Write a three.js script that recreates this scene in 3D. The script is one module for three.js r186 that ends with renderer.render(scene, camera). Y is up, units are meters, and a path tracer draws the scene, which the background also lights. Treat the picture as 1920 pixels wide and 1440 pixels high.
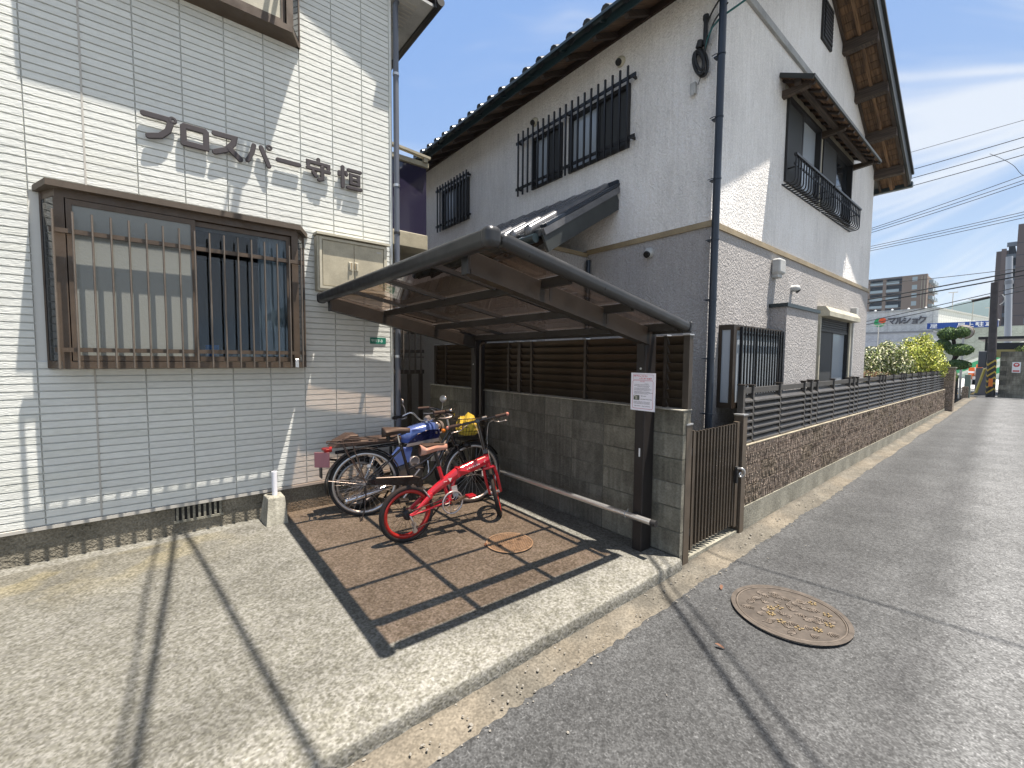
import * as THREE from 'three';
import { mergeGeometries } from 'three/addons/utils/BufferGeometryUtils.js';
import { RoundedBoxGeometry } from 'three/addons/geometries/RoundedBoxGeometry.js';

// ---------------------------------------------------------------- camera, sky, sun, exposure
const scene = new THREE.Scene();
const camera = new THREE.PerspectiveCamera(83.63, 1024 / 768, 0.05, 4000);
camera.rotation.order = 'YXZ';
camera.position.set(0, 1.6, 0);
camera.rotation.set(-0.05818, -0.68632, 0.00835);
const renderer = new THREE.WebGLRenderer({ antialias: true });
renderer.setSize(1024, 768);
renderer.toneMapping = THREE.LinearToneMapping;
renderer.toneMappingExposure = 2.75;
renderer.shadowMap.enabled = true;
scene.fog = new THREE.FogExp2(0xb9d0ea, 0.00025);
const SKY = 0.36;                                   // sky radiance scale (1 / exposure)
const sun = new THREE.DirectionalLight(0xfff7ec, 4.9);
sun.position.set(0.172 * 30, 30, 0.195 * 30);
sun.castShadow = true;
sun.shadow.mapSize.set(4096, 4096);
Object.assign(sun.shadow.camera, { left: -30, right: 30, top: 30, bottom: -30, near: 1, far: 90 });
scene.add(sun, sun.target);

// ---------------------------------------------------------------- noise
function rng(seed) { let a = seed >>> 0; return () => { a |= 0; a = a + 0x6D2B79F5 | 0; let t = Math.imul(a ^ a >>> 15, 1 | a); t = t + Math.imul(t ^ t >>> 7, 61 | t) ^ t; return ((t ^ t >>> 14) >>> 0) / 4294967296; }; }
const R = rng(20240611);
function hash(x, y, s) { let h = Math.imul(x, 374761393) ^ Math.imul(y, 668265263) ^ Math.imul(s, 1442695041); h = Math.imul(h ^ h >>> 13, 1274126177); return ((h ^ h >>> 16) >>> 0) / 4294967296; }
const sm = t => t * t * (3 - 2 * t), lerp = (a, b, t) => a + (b - a) * t, clamp = (x, a = 0, b = 1) => Math.min(b, Math.max(a, x));
function vn(x, y, px, py, s) {                        // value noise that tiles with periods px, py
  const ix = Math.floor(x), iy = Math.floor(y), fx = sm(x - ix), fy = sm(y - iy), w = (a, p) => p ? ((a % p) + p) % p : a;
  const x0 = w(ix, px), x1 = w(ix + 1, px), y0 = w(iy, py), y1 = w(iy + 1, py);
  return lerp(lerp(hash(x0, y0, s), hash(x1, y0, s), fx), lerp(hash(x0, y1, s), hash(x1, y1, s), fx), fy);
}
function fbm(u, v, fx, fy, oct, s) { let a = 0.5, t = 0, n = 0; for (let i = 0; i < oct; i++) { t += a * vn(u * fx, v * fy, fx, fy, s + i); n += a; a *= 0.55; fx *= 2; fy *= 2; } return t / n; }
const ss = (a, b, x) => { x = clamp((x - a) / (b - a)); return x * x * (3 - 2 * x); };

// ---------------------------------------------------------------- sky: blue with drawn-out cirrus, as a computed panorama
{
  const W = 2048, H = 1024, d = new Float32Array(W * H * 4);
  const ax = new THREE.Vector3(0.93, 0.33, 0.16).normalize();
  const e1 = new THREE.Vector3(0, 1, 0).cross(ax).normalize(), e2 = ax.clone().cross(e1);
  for (let j = 0; j < H; j++) for (let i = 0; i < W; i++) {
    const th = (i + 0.5) / W * 2 * Math.PI - Math.PI, el = ((j + 0.5) / H - 0.5) * Math.PI;
    const x = Math.cos(th) * Math.cos(el), y = Math.sin(el), z = Math.sin(th) * Math.cos(el);
    const h = clamp(y), t = Math.pow(1 - h, 3.2);
    const east = clamp(0.5 + 0.5 * (x * 0.9 + z * 0.2));
    let r = lerp(0.19, 0.60, t) + 0.05 * east, g = lerp(0.39, 0.80, t) + 0.04 * east, b = lerp(0.84, 0.98, t);
    const al = Math.acos(clamp(x * ax.x + y * ax.y + z * ax.z, -1, 1));
    const ph = Math.atan2(x * e2.x + y * e2.y + z * e2.z, x * e1.x + y * e1.y + z * e1.z);
    const wob = 0.18 * (fbm(al * 0.4 + 3, ph * 0.16 + 5, 8, 8, 3, 5) - 0.5);
    const u = al * 0.22 + 0.31, v = (ph + wob + Math.PI) / (2 * Math.PI);
    const st = fbm(u, v, 6, 22, 5, 11), fine = fbm(u, v, 14, 150, 4, 31), broad = fbm(u + 0.37, v, 5, 9, 4, 57);
    let c = ss(0.42, 0.68, st * 0.58 + broad * 0.27 + fine * 0.22) * 0.95;
    c = clamp(c + 0.7 * ss(0.46, 0.75, broad) * (0.4 + 0.6 * fine));
    c = clamp(c * (0.62 + 0.55 * east) + 0.10 * east + 0.30 * Math.pow(1 - h, 6));
    r = lerp(r, 0.93, c * 0.8); g = lerp(g, 0.96, c * 0.8); b = lerp(b, 1.0, c * 0.8);
    if (y < 0) { const k = ss(0, -0.08, y); r = lerp(r, 0.30, k); g = lerp(g, 0.30, k); b = lerp(b, 0.29, k); }
    const o = (j * W + i) * 4; d[o] = r * SKY; d[o + 1] = g * SKY; d[o + 2] = b * SKY; d[o + 3] = 1;
  }
  const t = new THREE.DataTexture(d, W, H, THREE.RGBAFormat, THREE.FloatType);
  t.mapping = THREE.EquirectangularReflectionMapping; t.magFilter = t.minFilter = THREE.LinearFilter; t.wrapS = THREE.RepeatWrapping; t.needsUpdate = true;
  scene.background = t; scene.environment = t;
}

// ---------------------------------------------------------------- textures and materials
function dtex(n, size, fn, color) {                   // n pixels for size metres
  const d = new Uint8Array(n * n * 4);
  for (let j = 0; j < n; j++) for (let i = 0; i < n; i++) {
    const c = fn(i / n, j / n), o = (j * n + i) * 4;
    if (typeof c === 'number') d[o] = d[o + 1] = d[o + 2] = clamp(c) * 255; else { d[o] = clamp(c[0]) * 255; d[o + 1] = clamp(c[1]) * 255; d[o + 2] = clamp(c[2]) * 255; }
    d[o + 3] = 255;
  }
  const t = new THREE.DataTexture(d, n, n, THREE.RGBAFormat); t.wrapS = t.wrapT = THREE.RepeatWrapping; t.magFilter = THREE.LinearFilter; t.minFilter = THREE.LinearMipmapLinearFilter; t.generateMipmaps = true;
  t.repeat.set(1 / size, 1 / size); if (color) t.colorSpace = THREE.SRGBColorSpace; t.needsUpdate = true; return t;
}
const g3 = (v, w = 0) => [v + w, v, v - w];
const grain = (u, v, f, s) => vn(u * f, v * f, f, f, s);
const T = {
  slab: dtex(1024, 1.7, (u, v) => { const a = grain(u, v, 190, 1), b = grain(u, v, 110, 2), c = fbm(u, v, 6, 6, 4, 3); const k = 0.70 + 0.28 * (a - 0.5) + 0.20 * (b - 0.5) + 0.18 * (c - 0.5) - (a > 0.9 ? 0.16 : 0); return [k + 0.012, k, k - 0.035 + 0.03 * (b - 0.5)]; }, true),
  slabB: dtex(1024, 1.7, (u, v) => 0.5 * grain(u, v, 190, 1) + 0.5 * grain(u, v, 110, 2)),
  asph: dtex(1024, 1.5, (u, v) => { const a = grain(u, v, 220, 7), b = grain(u, v, 90, 8), c = fbm(u, v, 5, 5, 4, 9); const k = 0.66 + 0.34 * (a - 0.5) + 0.22 * (b - 0.5) + 0.20 * (c - 0.5) + (a > 0.93 ? 0.22 : 0) - (b > 0.88 ? 0.14 : 0); return [k, k, k]; }, true),
  asphB: dtex(1024, 1.5, (u, v) => 0.6 * grain(u, v, 220, 7) + 0.4 * grain(u, v, 90, 8)),
  conc: dtex(512, 1.3, (u, v) => { const k = 0.72 + 0.30 * (fbm(u, v, 5, 5, 5, 21) - 0.5) + 0.22 * (grain(u, v, 150, 22) - 0.5) - (grain(u, v, 60, 23) > 0.9 ? 0.12 : 0); return [k + 0.01, k, k - 0.03]; }, true),
  concB: dtex(512, 1.3, (u, v) => 0.6 * grain(u, v, 150, 22) + 0.4 * fbm(u, v, 40, 40, 2, 24)),
  siding: dtex(512, 0.62, (u, v) => 0.55 * vn(u * 30, v * 170, 30, 170, 41) + 0.25 * fbm(u, v, 14, 60, 2, 42) + 0.2 * grain(u, v, 120, 43)),
  sidingC: dtex(512, 2.3, (u, v) => { const k = 0.93 + 0.10 * (fbm(u, v, 3, 7, 5, 44) - 0.5) + 0.05 * (vn(u * 60, v * 300, 60, 300, 45) - 0.5); return [k, k, k - 0.008]; }, true),
  stucco: dtex(1024, 1.25, (u, v) => { const a = vn(u * 120, v * 74, 120, 74, 51), b = vn(u * 64, v * 34, 64, 34, 52), c = grain(u, v, 210, 53); return 0.42 * ss(0.3, 0.8, a) + 0.2 * b + 0.38 * c; }),
  stuccoC: dtex(1024, 2.6, (u, v) => { const k = 0.955 + 0.05 * (vn(u * 140, v * 12, 140, 12, 54) - 0.5) + 0.14 * (fbm(u, v, 6, 3, 5, 55) - 0.5) + 0.10 * (grain(u, v, 300, 56) - 0.5); return [k + 0.005, k, k - 0.012]; }, true),
  block: dtex(512, 1.1, (u, v) => { const st = vn(u * 46, v * 5, 46, 5, 61), k = 0.72 + 0.16 * (st - 0.5) + 0.50 * (fbm(u, v, 4, 4, 5, 62) - 0.5) + 0.14 * (grain(u, v, 120, 63) - 0.5); return [k + 0.01, k, k - 0.03]; }, true),
  split: dtex(512, 0.75, (u, v) => { const a = grain(u, v, 105, 71), b = grain(u, v, 48, 72), k = 0.62 + 0.5 * (a - 0.5) + 0.34 * (b - 0.5); return [k + 0.015 + 0.03 * b, k, k - 0.03]; }, true),
  splitB: dtex(512, 0.75, (u, v) => 0.5 * grain(u, v, 105, 71) + 0.5 * grain(u, v, 48, 72)),
  wood: dtex(512, 1.1, (u, v) => { const k = 0.72 + 0.4 * (vn(u * 8, v * 120, 8, 120, 81) - 0.5) + 0.22 * (fbm(u, v, 4, 14, 3, 82) - 0.5); return [k + 0.02, k, k - 0.03]; }, true),
  dust: dtex(512, 0.8, (u, v) => { const k = 0.82 + 0.24 * (fbm(u, v, 6, 6, 5, 91) - 0.5) + 0.08 * (grain(u, v, 150, 92) - 0.5); return [k, k, k]; }, true),
  dustR: dtex(512, 0.8, (u, v) => 0.55 + 0.5 * (fbm(u, v, 9, 9, 4, 93) - 0.5)),
  frost: dtex(512, 0.4, (u, v) => 0.5 * grain(u, v, 90, 95) + 0.5 * grain(u, v, 40, 96)),
  cast: dtex(512, 0.5, (u, v) => { const k = 0.75 + 0.35 * (fbm(u, v, 12, 12, 4, 97) - 0.5); return [k + 0.02, k, k - 0.03]; }, true),
};
const col = (r, g, b) => new THREE.Color().setRGB(r, g, b);
function mat(r, g, b, o = {}) { const m = new THREE.MeshPhysicalMaterial({ roughness: 0.8, metalness: 0, ...o }); m.color = col(r, g, b); return m; }
const tint = (m, k, dr = 1, dg = 1, db = 1) => { const c = m.clone(); c.color = col(m.color.r * k * dr, m.color.g * k * dg, m.color.b * k * db); return c; };
const A = {};
A.siding = mat(0.735, 0.745, 0.715, { map: T.sidingC, bumpMap: T.siding, bumpScale: 0.0022, roughness: 0.75 });
A.sidingB = tint(A.siding, 0.975, 1, 1, 0.985); A.sidingD = tint(A.siding, 1.02);
A.groove = mat(0.60, 0.60, 0.57);
A.sealant = mat(0.42, 0.40, 0.36, { roughness: 0.7 });
A.bronze = mat(0.125, 0.088, 0.060, { map: T.dust, roughnessMap: T.dustR, roughness: 0.85, metalness: 0.25 });
A.bar = mat(0.26, 0.215, 0.175, { map: T.dust, roughness: 0.5, metalness: 0.35 });
A.hoodTop = mat(0.115, 0.085, 0.06, { map: T.dust, roughness: 0.7 });
A.letter = mat(0.052, 0.040, 0.044, { map: T.dust, roughness: 0.55 });
A.found = mat(0.34, 0.315, 0.265, { map: T.conc, bumpMap: T.splitB, bumpScale: 0.007, roughness: 0.95 });
A.slab = mat(0.236, 0.235, 0.228, { map: T.slab, bumpMap: T.slabB, bumpScale: 0.0028, roughness: 0.9, vertexColors: true });
A.asph = mat(0.132, 0.134, 0.137, { map: T.asph, bumpMap: T.asphB, bumpScale: 0.004, roughness: 0.86, vertexColors: true });
A.strip = mat(0.245, 0.236, 0.213, { map: T.conc, bumpMap: T.slabB, bumpScale: 0.003, roughness: 0.95, vertexColors: true });
A.conc = mat(0.40, 0.39, 0.34, { map: T.conc, bumpMap: T.concB, bumpScale: 0.002, roughness: 0.92 });
A.dark = mat(0.015, 0.014, 0.013, { roughness: 0.9 });
A.cream = mat(0.56, 0.50, 0.36, { map: T.dust, roughness: 0.5 });
A.creamL = mat(0.64, 0.59, 0.45, { map: T.dust, roughness: 0.5 });
A.white = mat(0.78, 0.78, 0.77, { roughness: 0.45 });
A.whiteD = mat(0.60, 0.60, 0.58, { map: T.dust, roughness: 0.6 });
A.pipeGrey = mat(0.105, 0.115, 0.14, { roughness: 0.38 });
A.carport = mat(0.046, 0.046, 0.047, { map: T.dust, roughnessMap: T.dustR, roughness: 0.75, metalness: 0.25 });
A.carportIn = mat(0.052, 0.046, 0.040, { map: T.dust, roughnessMap: T.dustR, roughness: 0.8, metalness: 0.2 });
A.post = mat(0.032, 0.026, 0.024, { map: T.dust, roughness: 0.5, metalness: 0.2 });
A.poly = mat(0.58, 0.435, 0.345, { transmission: 1, thickness: 0, roughness: 0.02, ior: 1.5, side: THREE.DoubleSide });
A.steel = mat(0.80, 0.79, 0.77, { roughness: 0.32, metalness: 0.9 });
A.chrome = mat(0.75, 0.75, 0.76, { roughness: 0.1, metalness: 1 });
A.alu = mat(0.55, 0.55, 0.55, { roughness: 0.35, metalness: 0.9 });
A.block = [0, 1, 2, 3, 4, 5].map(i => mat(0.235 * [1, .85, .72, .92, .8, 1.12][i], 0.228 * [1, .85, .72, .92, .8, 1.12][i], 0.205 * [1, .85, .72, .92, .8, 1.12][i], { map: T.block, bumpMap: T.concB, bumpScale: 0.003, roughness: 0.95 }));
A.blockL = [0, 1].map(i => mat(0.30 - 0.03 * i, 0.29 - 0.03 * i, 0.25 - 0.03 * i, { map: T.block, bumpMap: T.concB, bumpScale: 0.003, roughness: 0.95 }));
A.mortar = mat(0.20, 0.195, 0.17, { map: T.conc, roughness: 0.95 });
A.coping = mat(0.66, 0.64, 0.58, { map: T.conc, bumpMap: T.concB, bumpScale: 0.002, roughness: 0.95 });
A.louvre = mat(0.085, 0.060, 0.038, { map: T.dust, roughness: 0.42, metalness: 0.3 });
A.louvreP = mat(0.085, 0.066, 0.050, { map: T.dust, roughness: 0.45, metalness: 0.3 });
A.louvreG = mat(0.125, 0.115, 0.105, { map: T.dust, roughness: 0.38, metalness: 0.3 });
A.gate = mat(0.105, 0.082, 0.060, { map: T.dust, roughness: 0.45, metalness: 0.3 });
A.split = [0, 1, 2, 3].map(i => mat(0.53 * [1, .9, 1.06, .95][i], 0.46 * [1, .9, 1.05, .95][i], 0.39 * [1, .86, 1.06, .96][i], { map: T.split, bumpMap: T.splitB, bumpScale: 0.006, roughness: 0.95 }));
A.splitTop = mat(0.52, 0.47, 0.38, { map: T.conc, roughness: 0.95 });
A.cremeStucco = mat(0.79, 0.775, 0.765, { map: T.stuccoC, bumpMap: T.stucco, bumpScale: 0.011, roughness: 0.95 });
A.greyStucco = mat(0.385, 0.370, 0.368, { map: T.stuccoC, bumpMap: T.stucco, bumpScale: 0.013, roughness: 0.95 });
A.trim = mat(0.42, 0.325, 0.19, { map: T.dust, roughness: 0.5 });
A.navy = mat(0.020, 0.032, 0.052, { roughness: 0.35, map: T.dust });
A.black = mat(0.012, 0.012, 0.013, { roughness: 0.35, metalness: 0.2 });
A.blackM = mat(0.014, 0.013, 0.013, { roughness: 0.55 });
A.tile = mat(0.055, 0.062, 0.070, { roughness: 0.28, map: T.dust });
A.tileSil = mat(0.25, 0.25, 0.26, { roughness: 0.22, metalness: 0.3, map: T.dust });
A.gutter = mat(0.018, 0.035, 0.040, { roughness: 0.35, map: T.dust });
A.wood = mat(0.22, 0.135, 0.075, { map: T.wood, roughness: 0.8 });
A.woodB = tint(A.wood, 0.85); A.woodC = tint(A.wood, 1.15, 1, 0.98, 0.95);
A.woodD = mat(0.055, 0.034, 0.024, { map: T.wood, roughness: 0.75 });
A.woodM = mat(0.095, 0.068, 0.05, { map: T.wood, roughness: 0.75 });
A.verge = mat(0.045, 0.05, 0.048, { map: T.dust, roughness: 0.5 });
A.glass = mat(0.012, 0.014, 0.017, { roughness: 0.04, ior: 1.52 });
A.glassF = mat(0.34, 0.38, 0.42, { roughness: 0.12, bumpMap: T.frost, bumpScale: 0.0004 });
A.frostL = mat(0.20, 0.205, 0.185, { roughness: 0.16, bumpMap: T.frost, bumpScale: 0.0006 });
A.clear = mat(0.62, 0.66, 0.68, { transmission: 1, thickness: 0, roughness: 0.03, ior: 1.5 });
A.curtain = mat(0.50, 0.54, 0.57, { roughness: 0.95 });
A.screen = mat(0.035, 0.037, 0.038, { roughness: 0.7 });
A.purple = mat(0.030, 0.026, 0.050, { roughness: 0.03, clearcoat: 0.6, clearcoatRoughness: 0.02 });
A.tyre = mat(0.012, 0.012, 0.013, { roughness: 0.75 });
A.red = mat(0.52, 0.012, 0.03, { roughness: 0.28, clearcoat: 0.8, clearcoatRoughness: 0.1 });
A.redRim = mat(0.36, 0.022, 0.018, { roughness: 0.35 });
A.blue = mat(0.10, 0.19, 0.56, { roughness: 0.22, clearcoat: 1, clearcoatRoughness: 0.06, metalness: 0.2 });
A.blueD = mat(0.008, 0.012, 0.06, { roughness: 0.2, clearcoat: 1 });
A.silver = mat(0.5, 0.5, 0.52, { roughness: 0.3, metalness: 0.6 });
A.bikeBlk = mat(0.010, 0.010, 0.012, { roughness: 0.25, clearcoat: 0.6, clearcoatRoughness: 0.1 });
A.seatBr = mat(0.060, 0.046, 0.040, { roughness: 0.55 });
A.seatTan = mat(0.50, 0.30, 0.24, { roughness: 0.5 });
A.yellow = mat(0.56, 0.46, 0.06, { roughness: 0.45, side: THREE.DoubleSide });
A.grip = mat(0.05, 0.034, 0.030, { roughness: 0.7 });
A.engine = mat(0.20, 0.20, 0.20, { roughness: 0.45, metalness: 0.7 });
A.cover = mat(0.30, 0.245, 0.185, { map: T.cast, roughness: 0.75, metalness: 0.1 });
A.coverD = mat(0.125, 0.106, 0.092, { map: T.cast, roughness: 0.7, metalness: 0.15 });
A.ochre = mat(0.30, 0.225, 0.11, { map: T.cast, roughness: 0.7 });
A.cable = mat(0.012, 0.012, 0.012, { roughness: 0.6 });

// ---------------------------------------------------------------- builders
const V = (x, y, z) => new THREE.Vector3(x, y, z);
function fin(gs) {                                    // merge, drop indices, uv in metres by dominant axis
  gs = (Array.isArray(gs) ? gs : [gs]).map(g => { let q = g.index ? g.toNonIndexed() : g.clone(); for (const k of Object.keys(q.attributes)) if (k !== 'position' && k !== 'normal') q.deleteAttribute(k); if (!q.attributes.normal) q.computeVertexNormals(); return q; });
  const g = gs.length > 1 ? mergeGeometries(gs) : gs[0], p = g.attributes.position, n = g.attributes.normal, uv = new Float32Array(p.count * 2);
  for (let i = 0; i < p.count; i += 3) {
    let nx = 0, ny = 0, nz = 0; for (let k = 0; k < 3; k++) { nx += n.getX(i + k); ny += n.getY(i + k); nz += n.getZ(i + k); }
    nx = Math.abs(nx); ny = Math.abs(ny); nz = Math.abs(nz);
    for (let k = 0; k < 3; k++) { const x = p.getX(i + k), y = p.getY(i + k), z = p.getZ(i + k), o = (i + k) * 2; if (ny >= nx && ny >= nz) { uv[o] = x; uv[o + 1] = z; } else if (nx >= nz) { uv[o] = z; uv[o + 1] = y; } else { uv[o] = x; uv[o + 1] = y; } }
  }
  g.setAttribute('uv', new THREE.BufferAttribute(uv, 2)); return g;
}
const used = {};
const numbered = n => { const k = used[n] = (used[n] ?? -1) + 1; return k ? `${n}_${String(k).padStart(3, '0')}` : n; };
function thing(name, label, category, pos = [0, 0, 0], group, turn = 0) {
  const o = new THREE.Group(); o.name = numbered(name); o.position.set(...pos); o.rotation.y = turn; o._b = V(...pos);
  o.userData = { label, category }; if (group) o.userData.group = group; scene.add(o); return o;
}
function shad(m) { m.castShadow = m.receiveShadow = true; return m; }
function part(name, gs, m, parent, local) {           // geometry in world metres unless local
  const g = fin(gs), me = shad(new THREE.Mesh(g, m)); me.name = name;
  if (!local && parent._b) g.translate(-parent._b.x, -parent._b.y, -parent._b.z);
  me._b = parent._b; parent.add(me); return me;
}
function piece(name, geo, m, parent, x, y, z, ry = 0) { const me = shad(new THREE.Mesh(geo, m)); me.name = name; const b = parent._b || V(0, 0, 0); me.position.set(x - b.x, y - b.y, z - b.z); me.rotation.y = ry; parent.add(me); return me; }
function struct(name, geo, m) { const me = shad(new THREE.Mesh(geo, m)); me.name = numbered(name); me.userData.kind = 'structure'; scene.add(me); return me; }
function one(name, gs, m, label, category, group, pos = [0, 0, 0]) { const g = fin(gs); g.translate(-pos[0], -pos[1], -pos[2]); const me = shad(new THREE.Mesh(g, m)); me.name = numbered(name); me.position.set(...pos); me.userData = { label, category }; if (group) me.userData.group = group; scene.add(me); return me; }
function copy(src, pos, label, turn) { const c = src.clone(); c.name = numbered(src.name.replace(/_\d{3}$/, '')); c.position.set(...pos); if (turn !== undefined) c.rotation.y = turn; c.userData = { ...src.userData }; if (label) c.userData.label = label; scene.add(c); return c; }
const box = (x0, y0, z0, x1, y1, z1, r = 0) => { const a = Math.abs(x1 - x0), b = Math.abs(y1 - y0), c = Math.abs(z1 - z0); const g = r ? new RoundedBoxGeometry(a, b, c, 1, Math.min(r, a / 2.01, b / 2.01, c / 2.01)) : new THREE.BoxGeometry(a, b, c); return g.translate((x0 + x1) / 2, (y0 + y1) / 2, (z0 + z1) / 2); };
function cyl(p, q, r, r2 = r, seg = 10, open = false) { p = V(...p); q = V(...q); const d = q.clone().sub(p), g = new THREE.CylinderGeometry(r2, r, d.length(), seg, 1, open); g.applyQuaternion(new THREE.Quaternion().setFromUnitVectors(V(0, 1, 0), d.normalize())); return g.translate((p.x + q.x) / 2, (p.y + q.y) / 2, (p.z + q.z) / 2); }
function tube(pts, r, seg = 20, rs = 7, closed = false) { return new THREE.TubeGeometry(new THREE.CatmullRomCurve3(pts.map(p => V(...p)), closed, 'centripetal'), seg, r, rs, closed); }
function bar(p, q, w, h) {                            // a rectangular bar from p to q, w wide sideways, h high
  p = V(...p); q = V(...q); const d = q.clone().sub(p), L = d.length(); d.normalize();
  const side = Math.abs(d.y) > 0.99 ? V(1, 0, 0) : d.clone().cross(V(0, 1, 0)).normalize(), up = side.clone().cross(d);
  const g = new THREE.BoxGeometry(L, h, w); const m = new THREE.Matrix4().makeBasis(d, up, side); g.applyMatrix4(m); return g.translate((p.x + q.x) / 2, (p.y + q.y) / 2, (p.z + q.z) / 2);
}
const sphere = (x, y, z, r, sx = 1, sy = 1, sz = 1, n = 14) => new THREE.SphereGeometry(r, n, Math.ceil(n * 0.7)).scale(sx, sy, sz).translate(x, y, z);
function extr(pts, depth, holes = [], bev = 0) { const s = new THREE.Shape(pts.map(p => new THREE.Vector2(...p))); for (const h of holes) s.holes.push(new THREE.Path(h.map(p => new THREE.Vector2(...p)))); return new THREE.ExtrudeGeometry(s, { depth, bevelEnabled: bev > 0, bevelThickness: bev, bevelSize: bev, bevelSegments: 1, steps: 1 }); }
const rect = (x0, y0, x1, y1) => [[x0, y0], [x1, y0], [x1, y1], [x0, y1]];
const toX = g => g.rotateY(-Math.PI / 2);             // an extrusion drawn in (z, y): its depth then runs along -x
function strokeOutline(pts, w) {                      // outline of a pen stroke with round ends
  const n = pts.length, L = [], Rr = [], h = w / 2;
  for (let i = 0; i < n; i++) {
    const a = pts[Math.max(0, i - 1)], b = pts[Math.min(n - 1, i + 1)], p = pts[i];
    let t1 = [p[0] - a[0], p[1] - a[1]], t2 = [b[0] - p[0], b[1] - p[1]]; const l1 = Math.hypot(...t1), l2 = Math.hypot(...t2);
    t1 = l1 ? [t1[0] / l1, t1[1] / l1] : [t2[0] / l2, t2[1] / l2]; t2 = l2 ? [t2[0] / l2, t2[1] / l2] : t1;
    let nx = -(t1[1] + t2[1]), ny = t1[0] + t2[0]; const l = Math.hypot(nx, ny) || 1; nx /= l; ny /= l;
    const c = Math.max(0.45, -t1[1] * nx + t1[0] * ny); L.push([p[0] + nx * h / c, p[1] + ny * h / c]); Rr.push([p[0] - nx * h / c, p[1] - ny * h / c]);
  }
  const cap = (p, q, out) => { const a0 = Math.atan2(p[1] - q[1], p[0] - q[0]), o = []; for (let k = 1; k < 6; k++) { const a = a0 - Math.PI * k / 6; o.push([q[0] + h * Math.cos(a), q[1] + h * Math.sin(a)]); } return o; };
  return [...L, ...cap(L[n - 1], pts[n - 1]), ...Rr.reverse(), ...cap(Rr[n - 1], pts[0])];
}
const arc = (cx, cy, rx, ry, a0, a1, n = 8) => Array.from({ length: n + 1 }, (_, k) => { const a = (a0 + (a1 - a0) * k / n) * Math.PI / 180; return [cx + rx * Math.cos(a), cy + ry * Math.sin(a)]; });

// ================================================================ THE SETTING
const gh = x => -0.10 + 0.26 * clamp((x - 3) / 23);
function sheet(xs, zs, yf, cf) {                      // a surface over a grid of x and z with vertex colours, uv in metres
  const nx = xs.length, nz = zs.length, P = [], U = [], C = [], I = [];
  for (let j = 0; j < nz; j++) for (let i = 0; i < nx; i++) { const q = yf(xs[i], zs[j], i, j), z = q.length ? q[1] : zs[j], y = q.length ? q[0] : q; P.push(xs[i], y, z); U.push(xs[i], z - y); const c = cf(xs[i], z); C.push(...(c.length ? c : [c, c, c])); }
  for (let j = 0; j < nz - 1; j++) for (let i = 0; i < nx - 1; i++) { const a = j * nx + i, b = a + 1, c = a + nx, d = c + 1; I.push(a, c, b, b, c, d); }
  const g = new THREE.BufferGeometry(); g.setAttribute('position', new THREE.Float32BufferAttribute(P, 3)); g.setAttribute('uv', new THREE.Float32BufferAttribute(U, 2)); g.setAttribute('color', new THREE.Float32BufferAttribute(C, 3)); g.setIndex(I); g.computeVertexNormals(); return g;
}
const lin = (a, b, n) => Array.from({ length: n + 1 }, (_, i) => a + (b - a) * i / n);
const nz2 = (x, y, s, f = 1) => fbm(x * f / 64 + 0.5, y * f / 64 + 0.5, 64, 64, 4, s);
{ // earth under everything, out to the horizon
  const g = new THREE.PlaneGeometry(6000, 6000).rotateX(-Math.PI / 2).translate(0, -0.4, 0);
  struct('ground', fin(g), mat(0.16, 0.155, 0.13, { roughness: 1 }));
}
{ // the asphalt lane, rising a little towards the junction
  const xs = [...lin(-5, 9, 420), ...lin(9, 70, 160).slice(1)], zs = [...lin(-1.53, 1.2, 90), ...lin(1.2, 7, 12).slice(1)];
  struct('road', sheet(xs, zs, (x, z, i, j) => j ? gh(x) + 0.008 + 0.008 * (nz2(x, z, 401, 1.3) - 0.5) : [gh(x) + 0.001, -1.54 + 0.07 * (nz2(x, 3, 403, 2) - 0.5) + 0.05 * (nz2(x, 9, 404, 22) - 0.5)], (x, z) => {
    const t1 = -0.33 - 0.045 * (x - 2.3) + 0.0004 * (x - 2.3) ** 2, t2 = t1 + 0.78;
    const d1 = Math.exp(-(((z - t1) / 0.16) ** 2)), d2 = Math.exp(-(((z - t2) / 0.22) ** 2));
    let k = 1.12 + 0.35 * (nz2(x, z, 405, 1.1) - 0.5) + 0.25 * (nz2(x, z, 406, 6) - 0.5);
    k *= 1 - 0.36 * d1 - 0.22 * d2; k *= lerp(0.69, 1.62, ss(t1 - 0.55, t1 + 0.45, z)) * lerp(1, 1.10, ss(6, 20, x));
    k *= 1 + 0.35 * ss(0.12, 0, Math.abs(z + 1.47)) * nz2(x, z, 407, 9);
    return [k * 1.0, k, k * 0.985];
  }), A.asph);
}
{ // concrete gutter strip at the foot of slab and walls
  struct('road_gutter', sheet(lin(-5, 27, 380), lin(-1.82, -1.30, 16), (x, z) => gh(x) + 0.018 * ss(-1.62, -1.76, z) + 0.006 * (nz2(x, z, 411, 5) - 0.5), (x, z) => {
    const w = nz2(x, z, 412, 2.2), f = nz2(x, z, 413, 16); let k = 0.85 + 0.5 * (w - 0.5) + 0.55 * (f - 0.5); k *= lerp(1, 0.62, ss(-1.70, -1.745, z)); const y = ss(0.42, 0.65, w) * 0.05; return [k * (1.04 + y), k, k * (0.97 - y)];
  }), A.strip);
}
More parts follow.
